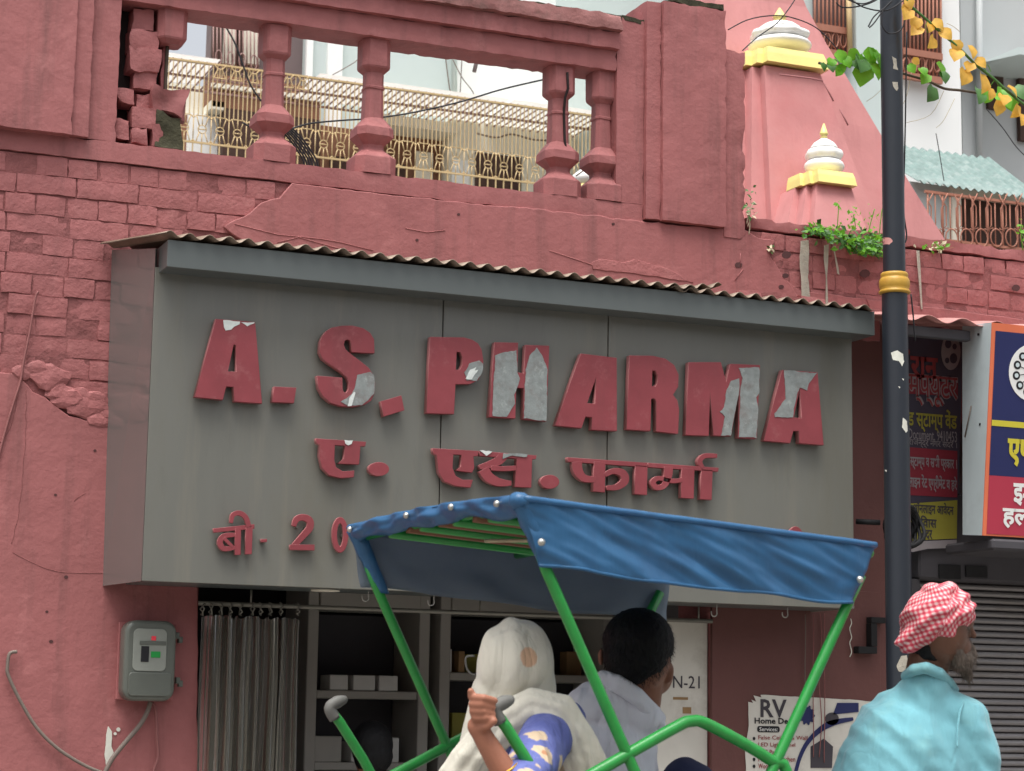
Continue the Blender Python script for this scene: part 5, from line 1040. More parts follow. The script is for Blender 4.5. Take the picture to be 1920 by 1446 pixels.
clump('wispy_weeds', 'wispy thin stemmed weeds standing above the wall before the pink spire', [(1572, 386, 3, 4), (1600, 408, 10, 8), (1630, 415, 14, 12), (1650, 402, 6, 12), (1610, 425, 14, 6), (1585, 430, 8, 5)], ['leaf_green'], .0, .15, 60, .022, 1., 6, [[(1570, 440), (1571, 410), (1573, 386)], [(1600, 445), (1604, 425), (1600, 402)], [(1625, 450), (1632, 420), (1640, 392)], [(1648, 455), (1650, 425), (1654, 392)], [(1590, 440), (1580, 425)], [(1610, 445), (1622, 425)]])
clump('wall_tuft', 'small pale green weed tuft on the wall right of the lamp post', [(1742, 462, 8, 3), (1756, 463, 8, 3), (1768, 462, 6, 2)], ['leaf_green', 'twig_pale'], -.05, .02, 30, .026, .8, 7)
clump('dry_weed', 'dry straw coloured weed at the foot of the broken pier', [(1405, 378, 5, 10), (1408, 398, 5, 8), (1446, 466, 5, 3)], ['twig_pale', 'leaf_dark'], -.04, .0, 16, .026, .6, 8, [[(1400, 420), (1404, 400), (1412, 382)], [(1402, 425), (1408, 410), (1420, 398)], [(1404, 440), (1406, 420), (1400, 400)]])
clump('wall_sprig', 'tiny green sprig hanging before the right shed grille', [(1914, 430, 4, 8)], ['leaf_green'], .0, .1, 14, .03, .6, 9, [[(1918, 470), (1915, 445), (1914, 425)]])
# ================================================================== CYCLE RICKSHAW
HA = R(5); HV = Vector((math.cos(HA), math.sin(HA), 0)); NV = Vector((-math.sin(HA), math.cos(HA), 0))
RP = Q(975, 940, 4.9); RW = .97
def rk(hd, lat, z): p = Vector((RP.x, RP.y, 0)) + HV * hd + NV * lat; p.z = z; return p
def rs_(px, py, lat):
    r = ray(px, py); o = RP + NV * lat; return CAM + r * ((o - CAM).dot(NV) / r.dot(NV))
def hz(px, py, lat): p = rs_(px, py, lat); return ((p - RP).dot(HV), p.z)
rick = empty('cycle_rickshaw', rk(.5, .5, 0), 'green framed cycle rickshaw with a blue tarpaulin hood carrying two passengers', 'rickshaw')
GP = 'green_paint'
def bar(name, pts, lat, r=.0138): return tube(name, [rk(h_, lat, z) for h_, z in pts], r, GP, rick, 12)
for lat in (0., RW):
    bar('hood_post', [(.045, 2.0), (.073, 1.936), (.317, 1.473), (.565, 1.0)], lat); bar('hood_post', [(.985, 1.965), (.944, 1.894), (.713, 1.482), (.45, 1.0)], lat)
    pts = spline([(-.02, 1.05, 0), (.0, 1.34, 0), (.06, 1.395, 0), (.216, 1.473, 0), (.42, 1.572, 0), (.475, 1.592, 0), (.53, 1.582, 0), (.70, 1.503, 0), (.76, 1.44, 0), (.8, 1.0, 0)], 5)
    o = bar('armrest', [(p.x, p.y) for p in pts], lat, .0145)
    hs = [hz(930, 1338, 0), hz(948, 1362, 0), hz(1000, 1446, 0), (.2, 1.22), (.3, 1.0)]
    o = bar('push_handle', hs, lat, .0138)
    a_, b_ = rk(hs[0][0], lat, hs[0][1]), rk(hs[0][0] + .01, lat, hs[0][1] + .012)
    tube('grip', spline([rk(hs[0][0] + .012, lat, hs[0][1] - .02), rk(hs[0][0] - .004, lat, hs[0][1] + .008), rk(hs[0][0] + .016, lat, hs[0][1] + .024), rk(hs[0][0] + .045, lat, hs[0][1] + .034)], 4), [.0165] * 8 + [.017, .016, .014, .011, .006], 'grey_rubber', o, 12)
    bar('seat_rail', [(-.12, 1.0), (1.12, 1.0)], lat, .014)
    for h_ in (-.1, 1.1): bar('seat_leg', [(h_, 1.0), (h_, .42)], lat, .014)
    bar('chassis_rail', [(-.15, .42), (1.2, .42)], lat, .016)
# roof slats and cloth
H0, H1 = 0.0, hz(1640, 1030, 0)[0]; z00, z01 = 2.095, hz(1640, 1030, 0)[1]
def roof_pt(h_, t): z = z00 + (z01 - z00) * (h_ - H0) / (H1 - H0); return rk(h_, t * RW, z + .0 + .012 * math.sin(math.pi * t))
for t in (.18, .38, .58, .78): tube('roof_slat', [roof_pt(.01, t) - Vector((0, 0, .03)), roof_pt(H1 - .02, t) - Vector((0, 0, .03))], .013, GP, rick, 8)
for h_ in (.03, .5, H1 - .03): tube('roof_bow', [roof_pt(h_, t) - Vector((0, 0, .016)) for t in (.01, .25, .5, .75, .99)], .011, GP, rick, 8)
hood = tube('hood_rail', [roof_pt(.01, .0) - Vector((0, 0, .012)), roof_pt(H1 - .01, 0) - Vector((0, 0, .012))], .011, GP, rick, 8)
def cloth(name, fn, nu, nv, mat, th=.002, parent=None):
    vs = [fn(i / nu, j / nv) for j in range(nv + 1) for i in range(nu + 1)]; fs = [(j * (nu + 1) + i, j * (nu + 1) + i + 1, (j + 1) * (nu + 1) + i + 1, (j + 1) * (nu + 1) + i) for j in range(nv) for i in range(nu)]
    me = mesh(name, vs, fs, True); o = link(name, me, parent or rick, mat)
    md = o.modifiers.new('solid', 'SOLIDIFY'); md.thickness = th; md.offset = 0
    return o
NS = lambda v, s=1.: mnoise.noise(Vector(v) * s)
cl_top = cloth('hood_roof', lambda u, v: roof_pt(H0 - .012 + (H1 - H0 + .004) * u, -.024 + v * 1.046) + Vector((0, 0, .006 + .006 * NS((u * 6, v * 6, 1)) - .006 * math.sin(u * math.pi * 2) ** 2)), 40, 24, 'blue_tarp')
TL, TR = hz(977, 943, -.02), hz(1640, 1030, -.02); bl, brr = hz(1012, 1062, -.02), hz(1598, 1131, -.02)
def near_flap(u, v):
    h_ = (TL[0] + (TR[0] - TL[0]) * u) * (1 - v) + (bl[0] + (brr[0] - bl[0]) * u) * v; z = (TL[1] + (TR[1] - TL[1]) * u) * (1 - v) + (bl[1] + (brr[1] - bl[1]) * u + .012 * NS((u * 5, 0, 3)) - .006 * math.sin(u * 3.14)) * v
    f = .005 * math.sin((u * 17 - v * 3.2) + 1.6 * NS((u * 3, v * 2, 0))) * math.sin(math.pi * min(1, v * 1.1 + .05)) + .018 * NS((u * 7 - v * 2.2, v * 1.7, 2)) * v + .006 * NS((u * 15 - v * 6, v * 3, 5)) - .012 * abs(NS((u * 9 - v * 3.4, v * 1.2, 8))) * min(1, v * 2)
    pin = math.exp(-((u - .02) ** 2 + (v - .55) ** 2) * 60) + math.exp(-((u - .965) ** 2 + (v - .7) ** 2) * 60)
    return rk(h_, -.022 - .004 - f * 1.0 * (1 - .7 * pin) + .0 * v, z + .01 * (1 - v))
cloth('hood_side_flap', near_flap, 110, 30, 'blue_tarp')
bot = [near_flap(i / 60, 1) + Vector((0, 0, .002)) for i in range(61)]; tube('hem', bot, .0045, 'blue_tarp', rick, 6)
tube('piping', [near_flap(i / 40, 0) + Vector((0, 0, .0)) for i in range(41)], .0085, 'blue_tarp', rick, 8)
def far_flap(u, v):
    h_ = H0 + (H1 - H0) * u * (1 - .04 * v) + .03 * v; z = z00 + (z01 - z00) * u - v * (.155 + .015 * NS((u * 4, 0, 7)))
    return rk(h_, RW + .016 + .02 * NS((u * 8, v * 2, 9)) * v, z)
cloth('hood_side_flap', far_flap, 60, 12, 'tarp_inside')
def rear_edge(u, v):                                     # gathered hem round the rear bow
    lat = RW * u; p = roof_pt(H0 - .016, u); dz = .046 + .014 * NS((u * 5, 1, 0)) + .003 * math.sin(u * 19)
    return p + Vector((0, 0, .012 - dz * v)) - HV * (.012 * math.sin(math.pi * v) + .012 * NS((u * 12, v * 3, 4)) + .004 * math.sin(u * 40 + v * 3)) + HV * .02 * v
cloth('hood_rear_hem', rear_edge, 80, 10, 'blue_tarp')
def wrap(lat, name, h0, h1, top, lo):
    def fn(u, v):
        h_ = h0 + (h1 - h0) * v; z = top + (lo - top) * v; q = 2 * math.pi * u; r_ = .017 + .004 * NS((math.cos(q) * 2, v * 7, lat + 2)) + .008 * (1 - v)
        return rk(h_, lat, z) + NV * r_ * math.cos(q) + HV * r_ * math.sin(q)
    cloth(name, fn, 20, 14, 'blue_tarp')
wrap(RW, 'post_wrap', .005, .09, 2.09, 1.925); wrap(0., 'post_wrap', .005, .075, 2.085, 1.945)
sph = None
for (px, py, lat) in [(1015, 1017, -.036), (1612, 1087, -.036)]:
    p = rs_(px, py, lat); o = lathe('rivet', [(.0095, 0), (.009, .004), (.005, .008), (.001, .009)], 'steel', rick, (0, 0, 0), 12); o.rotation_euler = (math.pi / 2, 0, HA); o.location = p - rick.location
for u in (.06, .32, .6, .97): p = rear_edge(u, .35); o = lathe('rivet', [(.0085, 0), (.008, .004), (.004, .007), (.001, .008)], 'steel', rick, (0, 0, 0), 12); o.rotation_euler = (math.pi / 2, 0, HA - math.pi / 2 + .3); o.location = p - HV * .006 - rick.location
for t in (.28, .48, .68): tube('wood_slat', [roof_pt(.02, t) - Vector((0, 0, .022)), roof_pt(H1 - .03, t) - Vector((0, 0, .022))], .02, 'brown_wood', rick, 4)
tube('straw', [roof_pt(.18, .55) - Vector((0, 0, .05)), roof_pt(.36, .35) - Vector((0, 0, .04))], .005, 'twig_pale', rick, 6)
bm = bmesh.new(); bmesh.ops.create_uvsphere(bm, u_segments=20, v_segments=12, radius=1, matrix=Matrix.Translation(rk(-.006, -.008, z00 + .0)) @ Matrix.Diagonal((.026, .026, .02, 1)))
for v in bm.verts: v.co += Vector((0, 0, .004 * mnoise.noise(v.co * 60)))
link('hood_corner', bm_mesh('hood_corner', bm, True), rick, 'blue_tarp')
# seat, body, wheels
def rbox(name, h0, h1, l0, l1, z0, z1, mat, bev=.01):
    bm = bmesh.new(); box_bm(bm, (h0, l0, z0), (h1, l1, z1), bev)
    for v in bm.verts: v.co = rk(v.co.x, v.co.y, v.co.z)
    return link(name, bm_mesh(name, bm), rick, mat)
rbox('seat_cushion', -.1, 1.1, .05, .92, .93, 1.0, 'navy_cloth', .02); rbox('seat_board', -.11, 1.11, .02, .95, .9, .928, 'brown_wood'); rbox('footboard', .2, 1.3, .05, .92, .43, .45, 'brown_wood', .004); rbox('seat_panel', -.1, -.08, .02, .95, .45, .898, 'blue_tarp', .004); rbox('seat_panel', 1.08, 1.1, .02, .95, .45, .898, 'blue_tarp', .004)
def wheel(h_, lat, rad):
    c = rk(h_, lat, rad + .006); t = tube('wheel', [c + HV * rad * math.cos(q) + Vector((0, 0, rad * math.sin(q))) for q in [2 * math.pi * k / 40 for k in range(40)]], .019, 'black_rubber', rick, 8, True)
    tube('rim', [c + HV * (rad - .03) * math.cos(q) + Vector((0, 0, (rad - .03) * math.sin(q))) for q in [2 * math.pi * k / 40 for k in range(40)]], .01, 'steel', t, 6, True)
    bm = bmesh.new()
    for k in range(20): q = 2 * math.pi * k / 20; tube_bm(bm, [c + NV * .03 * (1 if k % 2 else -1), c + HV * (rad - .035) * math.cos(q) + Vector((0, 0, (rad - .035) * math.sin(q)))], .0018, 4)
    link('spokes', bm_mesh('spokes', bm), t, 'steel'); tube('hub', [c - NV * .045, c + NV * .045], .02, 'steel', t, 10)
wheel(.35, -.09, .34); wheel(.35, 1.06, .34); wheel(2.75, .485, .33)
tube('axle', [rk(.35, -.09, .346), rk(.35, 1.06, .346)], .014, 'steel', rick, 8)
for pts in [[(1.15, .45, 2.42, 1.0)], ]: pass
tube('main_tube', [rk(1.1, .485, .42), rk(1.85, .485, .36), rk(2.55, .485, .85)], .017, GP, rick, 10); tube('top_tube', [rk(1.12, .485, .75), rk(1.78, .485, .8), rk(2.52, .485, .95)], .015, GP, rick, 10)
tube('seat_tube', [rk(1.85, .485, .36), rk(1.74, .485, .9)], .016, GP, rick, 10); tube('fork', [rk(2.5, .485, 1.1), rk(2.6, .485, .7), rk(2.66, .55, .6), rk(2.75, .55, .34)], .012, GP, rick, 8); tube('fork_blade', [rk(2.6, .485, .7), rk(2.66, .42, .6), rk(2.75, .42, .34)], .011, GP, rick, 8)
tube('handlebar', spline([rk(2.2, .15, 1.08), rk(2.4, .22, 1.12), rk(2.5, .35, 1.12), rk(2.5, .485, 1.11), rk(2.5, .62, 1.12), rk(2.4, .75, 1.12), rk(2.2, .82, 1.08)], 4), .012, 'steel', rick, 8)
tube('crank', [rk(1.85, .36, .36), rk(1.85, .61, .36)], .012, 'steel', rick, 8); tube('pedal', [rk(1.98, .3, .26), rk(1.98, .4, .26)], .016, 'black_rubber', rick, 8); tube('pedal', [rk(1.72, .57, .46), rk(1.72, .67, .46)], .016, 'black_rubber', rick, 8)
# ================================================================== PEOPLE
EX = (CM @ Vector((1, 0, 0))); EX.z = 0; EX.normalize(); EY = Vector((-EX.y, EX.x, 0)); EZ = Vector((0, 0, 1))
def blob(name, prims, mat, parent, voxel=.006, it=6, disp=None, uvf=None):
    bm = bmesh.new()
    for p in prims:
        if p[0] == 'c':                                   # tapered capsule
            _, a, ra, b, rb = p; d = (b - a); L = d.length; n = max(2, int(L / (min(ra, rb) * .5)) + 1)
            q = (d.normalized() if L > 1e-6 else EZ).to_track_quat('Z', 'Y').to_matrix(); seg_ = 14; rings = []
            zs = [(-ra * math.cos(t), ra * math.sin(t)) for t in [math.pi / 2 * k / 4 for k in range(1, 5)]] + [(L * k / n, ra + (rb - ra) * k / n) for k in range(1, n)] + [(L + rb * math.sin(t), rb * math.cos(t)) for t in [math.pi / 2 * k / 4 for k in range(0, 4)]]
            for z, r_ in zs: rings.append([bm.verts.new(a + q @ Vector((r_ * math.cos(2 * math.pi * k / seg_), r_ * math.sin(2 * math.pi * k / seg_), z))) for k in range(seg_)])
            for A, B in zip(rings, rings[1:]):
                for k in range(seg_): bm.faces.new((A[k], A[(k + 1) % seg_], B[(k + 1) % seg_], B[k]))
            bm.faces.new(rings[0][::-1]); bm.faces.new(rings[-1])
        else:                                             # ellipsoid: centre, radii across/away/up, roll in picture, yaw
            _, c, rr3, roll, yaw = (*p, 0, 0)[:5]
            m = Matrix((EX, EY, EZ)).transposed() @ Matrix.Rotation(yaw, 3, 'Z') @ Matrix.Rotation(roll, 3, 'Y')
            bmesh.ops.create_uvsphere(bm, u_segments=28, v_segments=18, radius=1, matrix=Matrix.Translation(c) @ m.to_4x4() @ Matrix.Diagonal((*rr3, 1)))
    me = bpy.data.meshes.new('b'); bmesh.ops.recalc_face_normals(bm, faces=bm.faces[:]); bm.to_mesh(me); bm.free()
    o = bpy.data.objects.new('b', me); COL.objects.link(o)
    r_ = o.modifiers.new('r', 'REMESH'); r_.mode = 'VOXEL'; r_.voxel_size = voxel; s = o.modifiers.new('s', 'SMOOTH'); s.factor = .5; s.iterations = it
    out = bpy.data.meshes.new_from_object(o.evaluated_get(bpy.context.evaluated_depsgraph_get())); bpy.data.objects.remove(o)
    if disp:
        nr = [v.normal.copy() for v in out.vertices]
        for v, n in zip(out.vertices, nr): v.co += n * disp(v.co, n)
        out.update()
    if uvf:
        uv = out.uv_layers.new(name='UVMap')
        for lp in out.loops: uv.data[lp.index].uv = uvf(out.vertices[lp.vertex_index].co)
    for p in out.polygons: p.use_smooth = True
    out.name = name
    return link(name, out, parent, mat)
def strands(o, n, length, width, down, mat, seed=1, keep=None):
    """short tapered hairs standing on the surface of a part"""
    rq = random.Random(seed); me = o.data; vs, fs = [], []; polys = me.polygons; loc = Vector((0, 0, 0)); q = o
    while q: loc += q.location; q = q.parent
    for _ in range(n):
        p = polys[rq.randrange(len(polys))]; c = p.center + loc
        if keep and not keep(c): continue
        nr = p.normal; d = (Vector(down) + nr * rq.uniform(.15, .6) + Vector((rq.uniform(-.4, .4), rq.uniform(-.4, .4), rq.uniform(-.2, .2)))); d = d.normalized(); s = d.cross(nr).normalized() * width; L_ = length * rq.uniform(.5, 1.3); k = len(vs)
        m = c + d * L_ * .55 + nr * L_ * .1; vs += [c - s, c + s, m + s * .8, m - s * .8, c + d * L_]; fs += [(k, k + 1, k + 2, k + 3), (k + 3, k + 2, k + 4)]
    return link('strands', mesh('strands', vs, fs), o, mat)
def person(label, body): return tag(body, label, 'person')
S = lambda a, ra, b, rb: ('c', a, ra, b, rb)
# ---- woman in the pale headscarf -------------------------------------------
dw = 5.28
def W_(x, y, d=dw): return Q(x, y, d)
fing = []
hx = rs_(930, 1336, 0); dh = (hx - CAM).dot(CM @ Vector((0, 0, -1)))
for k in range(4):
    y = 1308 + 12.5 * k; o_ = [3, 0, 1, 5][k]
    fing += [S(W_(889 + o_, y + 8, dh - .005), .0105, W_(886 + o_, y, dh - .022), .0098), S(W_(886 + o_, y, dh - .022), .0098, W_(905 + o_, y + 1, dh - .036), .0092), S(W_(905 + o_, y + 1, dh - .036), .0092, W_(925 + o_ - k, y + 6, dh - .024), .0078)]
fing += [S(W_(884, 1306, dh - .015), .0095, W_(883, 1296, dh - .02), .008)]
fing += [S(W_(897, 1366, dh - .01), .012, W_(912, 1362, dh - .03), .011), S(W_(912, 1362, dh - .03), .011, W_(926, 1352, dh - .034), .009)]
seatz = 1.0
hip_w = rk(.22, .42, seatz + .11)
wom = blob('person', [('e', W_(962, 1246), (.07, .09, .1)), S(W_(968, 1270), .05, W_(985, 1345), .055), ('e', W_(905, 1338, dh + .004), (.024, .022, .036)), S(W_(895, 1362, dh), .024, W_(906, 1380, dh), .0235), S(W_(904, 1378, dh), .0235, W_(965, 1480, dh - .0), .034), S(W_(965, 1480, dh), .036, W_(1030, 1400, dw - .1), .036), S(W_(985, 1345), .05, W_(1000, 1450), .06), S(W_(1000, 1450), .06, hip_w, .1), S(hip_w, .09, hip_w + NV * .42 + Vector((0, 0, -.02)), .075), S(hip_w + NV * .42, .06, hip_w + NV * .46 + Vector((0, 0, -.5)), .045), ('e', W_(925, 1250, dw + .06), (.025, .03, .03))] + fing, 'skin_warm', None, .0036, 2)
person('woman in a cream headscarf and blue floral dress gripping the rickshaw handle', wom)
fold = lambda amp, sx, seed: (lambda p, n: amp * (math.sin(p.dot(EX) * sx + 3 * mnoise.noise(p * 5 + Vector((seed, 0, 0)))) * .6 + mnoise.noise(Vector((p.dot(EX) * 26, p.dot(EY) * 26, p.z * 5 + seed)))))
def creases(amp, seed, k=9., a=.6):                       # slanting cloth creases
    def f(p, n):
        u, v = p.dot(EX), p.z; q = u * math.cos(a) + v * math.sin(a)
        w1 = mnoise.noise(Vector((q * k * 2.2, (v * math.cos(a) - u * math.sin(a)) * k * .5, seed))); w2 = mnoise.noise(Vector((u * k * .9 + seed, v * k * 2.6, p.dot(EY) * 4)))
        w3 = abs(mnoise.noise(Vector((q * k * 1.3 + 7, (v * math.cos(a) - u * math.sin(a)) * k * .35, seed + 3))))
        return amp * (.8 * w1 + .35 * w2 - 1.3 * w3)
    return f
blob('dress', [S(W_(1035, 1368, dw - .1), .07, W_(975, 1470, dh + .0), .056), S(W_(955, 1362), .075, W_(1045, 1362), .08), ('e', W_(1005, 1460), (.165, .115, .2)), S(W_(1005, 1500), .14, hip_w + Vector((0, 0, .02)), .165), S(hip_w, .125, hip_w + NV * .42, .11), S(hip_w + NV * .42, .1, hip_w + NV * .46 + Vector((0, 0, -.42)), .12)], 'dress_floral', wom, .008, 6, creases(.007, 3))
hood_p = [('e', W_(966, 1247), (.1, .12, .118)), S(W_(964, 1252), .101, W_(970, 1300), .105), S(W_(970, 1300), .104, W_(985, 1330), .09), S(W_(945, 1300, dw), .085, W_(915, 1400, dw), .07), S(W_(915, 1400, dw), .07, W_(895, 1520, dw), .075), S(W_(950, 1330, dw), .085, W_(930, 1430, dw + .05), .09)]
scf = blob('headscarf', hood_p, 'scarf', wom, .0055, 8, fold(.0052, 95, 2))
band = [(835, 1500, dw - .12), (868, 1440, dw - .13), (905, 1395, dw - .14), (950, 1350, dw - .13), (1000, 1322, dw - .15), (1048, 1336, dw - .17), (1080, 1380, dw - .17), (1098, 1430, dw - .16), (1112, 1500, dw - .14), (1120, 1600, dw - .1)]
bp = [W_(*q) for q in band]; prs = []
for off, rr_ in ((-.036, .018), (-.014, .022), (.01, .02), (.034, .017)):
    q_ = []
    for i, p in enumerate(bp):
        t = (bp[min(i + 1, len(bp) - 1)] - bp[max(i - 1, 0)]).normalized(); s = t.cross(EY).normalized(); q_.append(p + s * (off + .008 * NS((i * .9, off * 40, 2))) + EY * (abs(off) * .5))
    prs += [S(a, rr_, b, rr_) for a, b in zip(q_, q_[1:])]
blob('shawl_end', prs, 'scarf', wom, .0045, 4, creases(.003, 5, 14, 1.2))
# peach rosette printed on the scarf
def rosette():
    m = MATS['scarf']; t = m.node_tree; n = t.nodes; L = t.links; b = n['Principled BSDF']; src = b.inputs['Base Color'].links[0].from_socket
    c = W_(993, 1232, dw - .105); g_ = n.new('ShaderNodeNewGeometry'); d = n.new('ShaderNodeVectorMath'); d.operation = 'DISTANCE'; d.inputs[1].default_value = c; L.new(g_.outputs['Position'], d.inputs[0])
    nz = n.new('ShaderNodeTexNoise'); nz.inputs['Scale'].default_value = 160; L.new(g_.outputs['Position'], nz.inputs['Vector']); ad = n.new('ShaderNodeMath'); ad.operation = 'MULTIPLY_ADD'; ad.inputs[1].default_value = .008; L.new(nz.outputs[0], ad.inputs[0]); L.new(d.outputs['Value'], ad.inputs[2])
    r_ = n.new('ShaderNodeValToRGB'); e = r_.color_ramp.elements; e[0].position = .0275; e[0].color = (1, 1, 1, 1); e[1].position = .031; e[1].color = (0, 0, 0, 1); L.new(ad.outputs[0], r_.inputs[0])
    mx = n.new('ShaderNodeMix'); mx.data_type = 'RGBA'; L.new(r_.outputs[0], mx.inputs[0]); L.new(src, mx.inputs[6]); mx.inputs[7].default_value = (*lin((232, 190, 156)), 1); L.new(mx.outputs[2], b.inputs['Base Color'])
rosette()
gp_ = [W_(x, y, dw + .05) for x, y in [(890, 1230), (876, 1231), (873, 1240), (876, 1255), (884, 1264), (892, 1266)]]; tube('spectacles', spline(gp_, 4), .0026, 'grey_rubber', wom, 6)
cw = W_(945, 1446, dh); ax = (W_(965, 1480, dh) - W_(903, 1378, dh)).normalized(); u1 = ax.orthogonal().normalized(); u2 = ax.cross(u1)
tube('bangle', [cw + (u1 * math.cos(q) + u2 * math.sin(q)) * .036 for q in [2 * math.pi * k / 24 for k in range(24)]], .003, 'bangle', wom, 6, True)
# ---- man in the white shirt --------------------------------------------------
dm = 5.66
def N_(x, y, d=dm): return Q(x, y, d)
hip_m = rk(.72, .6, seatz + .12); knee_m = N_(1292, 1478, dm - .02)
man = blob('person', [('e', N_(1204, 1222), (.079, .1, .115)), ('e', N_(1232, 1262, dm + .04), (.045, .05, .06)), S(N_(1207, 1268), .056, N_(1192, 1350), .062), ('e', N_(1256, 1262, dm + .0), (.011, .014, .028), .1), ('e', N_(1127, 1232, dm + .02), (.009, .012, .026)), S(N_(1192, 1345), .055, N_(1155, 1440), .06), S(N_(1155, 1440), .06, hip_m, .1), S(hip_m, .085, knee_m + Vector((0, 0, -.03)), .06), S(knee_m + Vector((0, 0, -.03)), .055, knee_m + HV * .08 + Vector((0, 0, -.5)), .04), S(N_(1105, 1350, dm), .04, N_(1090, 1500, dm + .15), .04), S(N_(1090, 1500, dm + .15), .038, N_(1230, 1540, dm + .25), .03), ('e', N_(1240, 1545, dm + .25), (.05, .03, .03))], 'skin_brown', None, .0055, 5)
person('dark haired man in a white shirt seated beside the woman in the rickshaw', man)
hairf = lambda p, n: .0022 * mnoise.noise(Vector((p.x * 160, p.y * 160, p.z * 60)))
mh = blob('hair', [('e', N_(1197, 1205), (.097, .112, .094)), ('e', N_(1192, 1232, dm - .03), (.088, .085, .075)), ('e', N_(1188, 1255, dm - .045), (.066, .06, .045))], 'hair_black', man, .005, 6, hairf); strands(mh, 5000, .016, .0006, (0, 0, -.9), 'hair_black', 3)
blob('shirt', [S(N_(1096, 1330), .062, N_(1100, 1470, dm + .06), .058), S(N_(1120, 1325), .075, N_(1190, 1345, dm), .075), ('e', N_(1150, 1400), (.125, .12, .11)), S(N_(1152, 1400), .118, N_(1150, 1560), .135), S(N_(1150, 1560), .135, hip_m + Vector((0, 0, .04)), .14), S(N_(1128, 1284, dm - .02), .026, N_(1185, 1292, dm - .06), .028), S(N_(1185, 1292, dm - .06), .028, N_(1224, 1334, dm - .02), .022), S(N_(1224, 1334, dm - .02), .02, N_(1236, 1346, dm + .02), .012), S(N_(1138, 1300, dm - .04), .048, N_(1205, 1345, dm - .045), .052), S(N_(1100, 1325, dm - .02), .055, N_(1150, 1330, dm - .04), .07)], 'shirt_white', man, .006, 6, creases(.008, 9, 9, -.7))
cm = [N_(x, y, d) for x, y, d in [(1116, 1276, dm + .0), (1130, 1268, dm - .05), (1160, 1276, dm - .085), (1195, 1300, dm - .09), (1222, 1328, dm - .06), (1238, 1346, dm - .01)]]
blob('collar', [S(a, .017, b, .016) for a, b in zip(cm, cm[1:])] + [S(a + EZ * -.02, .016, b + EZ * -.02, .016) for a, b in zip(cm, cm[1:])], 'shirt_white', man, .004, 3)
blob('trousers', [S(hip_m, .14, hip_m + Vector((0, 0, -.02)), .14), S(hip_m, .125, knee_m, .085), S(knee_m, .08, knee_m + HV * .08 + Vector((0, 0, -.46)), .07)], 'navy_cloth', man, .009, 5, creases(.005, 12))
# ---- rickshaw driver in the checked turban -----------------------------------
dd = 5.42
def D_(x, y, d=dd): return Q(x, y, d)
hip_d = D_(1610, 1800, dd - .05); hip_d.z = 1.06
kn1, kn2 = hip_d + HV * .42 + NV * -.1 + Vector((0, 0, -.14)), hip_d + HV * .4 + NV * .14 + Vector((0, 0, -.2))
handR, handL = D_(2010, 1690, dd + .05), D_(1985, 1660, dd + .5)
drv = blob('person', [('e', D_(1764, 1180), (.07, .088, .098), -.05), ('e', D_(1792, 1210), (.036, .05, .07), -.1), S(D_(1812, 1172, dd + .01), .012, D_(1826, 1192, dd + .01), .009), ('e', D_(1808, 1168, dd), (.026, .04, .014)), ('e', D_(1778, 1210, dd - .068), (.016, .011, .028), .2), ('e', D_(1800, 1212, dd), (.03, .035, .02)), S(D_(1746, 1210), .052, D_(1732, 1290), .056), S(D_(1730, 1300), .06, D_(1700, 1420), .06), S(D_(1700, 1420), .06, hip_d, .1), S(hip_d, .085, kn1, .06), S(kn1, .055, kn1 + Vector((0, 0, -.45)) + HV * .02, .04), S(hip_d, .085, kn2, .06), S(kn2, .055, kn2 + Vector((0, 0, -.42)), .04), S(D_(1822, 1365, dd - .02), .036, D_(1838, 1520, dd - .04), .036), S(D_(1838, 1520, dd - .04), .04, handR, .026), ('e', handR, (.045, .03, .025)), S(D_(1650, 1350, dd + .1), .05, D_(1760, 1540, dd + .4), .04), S(D_(1760, 1540, dd + .4), .038, handL, .026), ('e', handL, (.045, .03, .025))] + [S(handR + EX * .03 + EY * (.016 * k - .03), .009, handR + EX * .07 + EY * (.016 * k - .03) + EZ * -.015, .0075) for k in range(4)], 'skin_dark', None, .0055, 4)
person('rickshaw driver in a sky blue shirt and red checked turban, grey beard', drv)
tc = D_(1752, 1160)
def tfold(p, n):
    d = p - tc; u, v, w_ = d.dot(EX), d.z, d.dot(EY); q = v * .8 - u * .55
    return .0038 * math.sin(q * 190 + 4 * mnoise.noise(p * 14)) + .004 * math.sin((v * .6 + u * .9) * 85 + 3 * mnoise.noise(p * 11)) * (1 if u > -.02 else .3) + .006 * mnoise.noise(p * 30)
def tuv(p):
    d = p - tc; u, v, w_ = d.dot(EX), d.z, d.dot(EY); q = math.atan2(u, -w_); s = .5 * mnoise.noise(p * 12); k = 1. if u - v * .4 < .01 else 0.
    a = (q * 6 + v * 24) if k else (q * 6 - v * 50); b = (v * 82 - q * 1.6) if k else (v * 48 + q * 6.6)
    return (a + s, b + s)
blob('turban', [('e', tc, (.09, .108, .074), -.42), ('e', D_(1728, 1185), (.062, .09, .048), -.5), ('e', D_(1785, 1145, dd), (.055, .08, .056)), ('e', D_(1762, 1112, dd), (.045, .06, .03), -.1), S(D_(1700, 1202, dd - .03), .03, D_(1800, 1150, dd - .06), .034)], 'turban_check', drv, .004, 4, tfold, tuv)
bd_ = blob('beard', [('e', D_(1806, 1236, dd + .0), (.024, .05, .034), -.3), S(D_(1806, 1244, dd - .01), .021, D_(1816, 1272, dd + .0), .011), S(D_(1814, 1208, dd + .01), .014, D_(1820, 1228, dd + .01), .018), S(D_(1786, 1200, dd - .06), .012, D_(1798, 1238, dd - .045), .022), ('e', D_(1806, 1178, dd - .02), (.016, .03, .01)), S(D_(1800, 1180, dd - .05), .01, D_(1792, 1200, dd - .06), .009)], 'beard_grey', drv, .0038, 2, lambda p, n: .0035 * mnoise.noise(Vector((p.x * 150, p.y * 150, p.z * 60))))
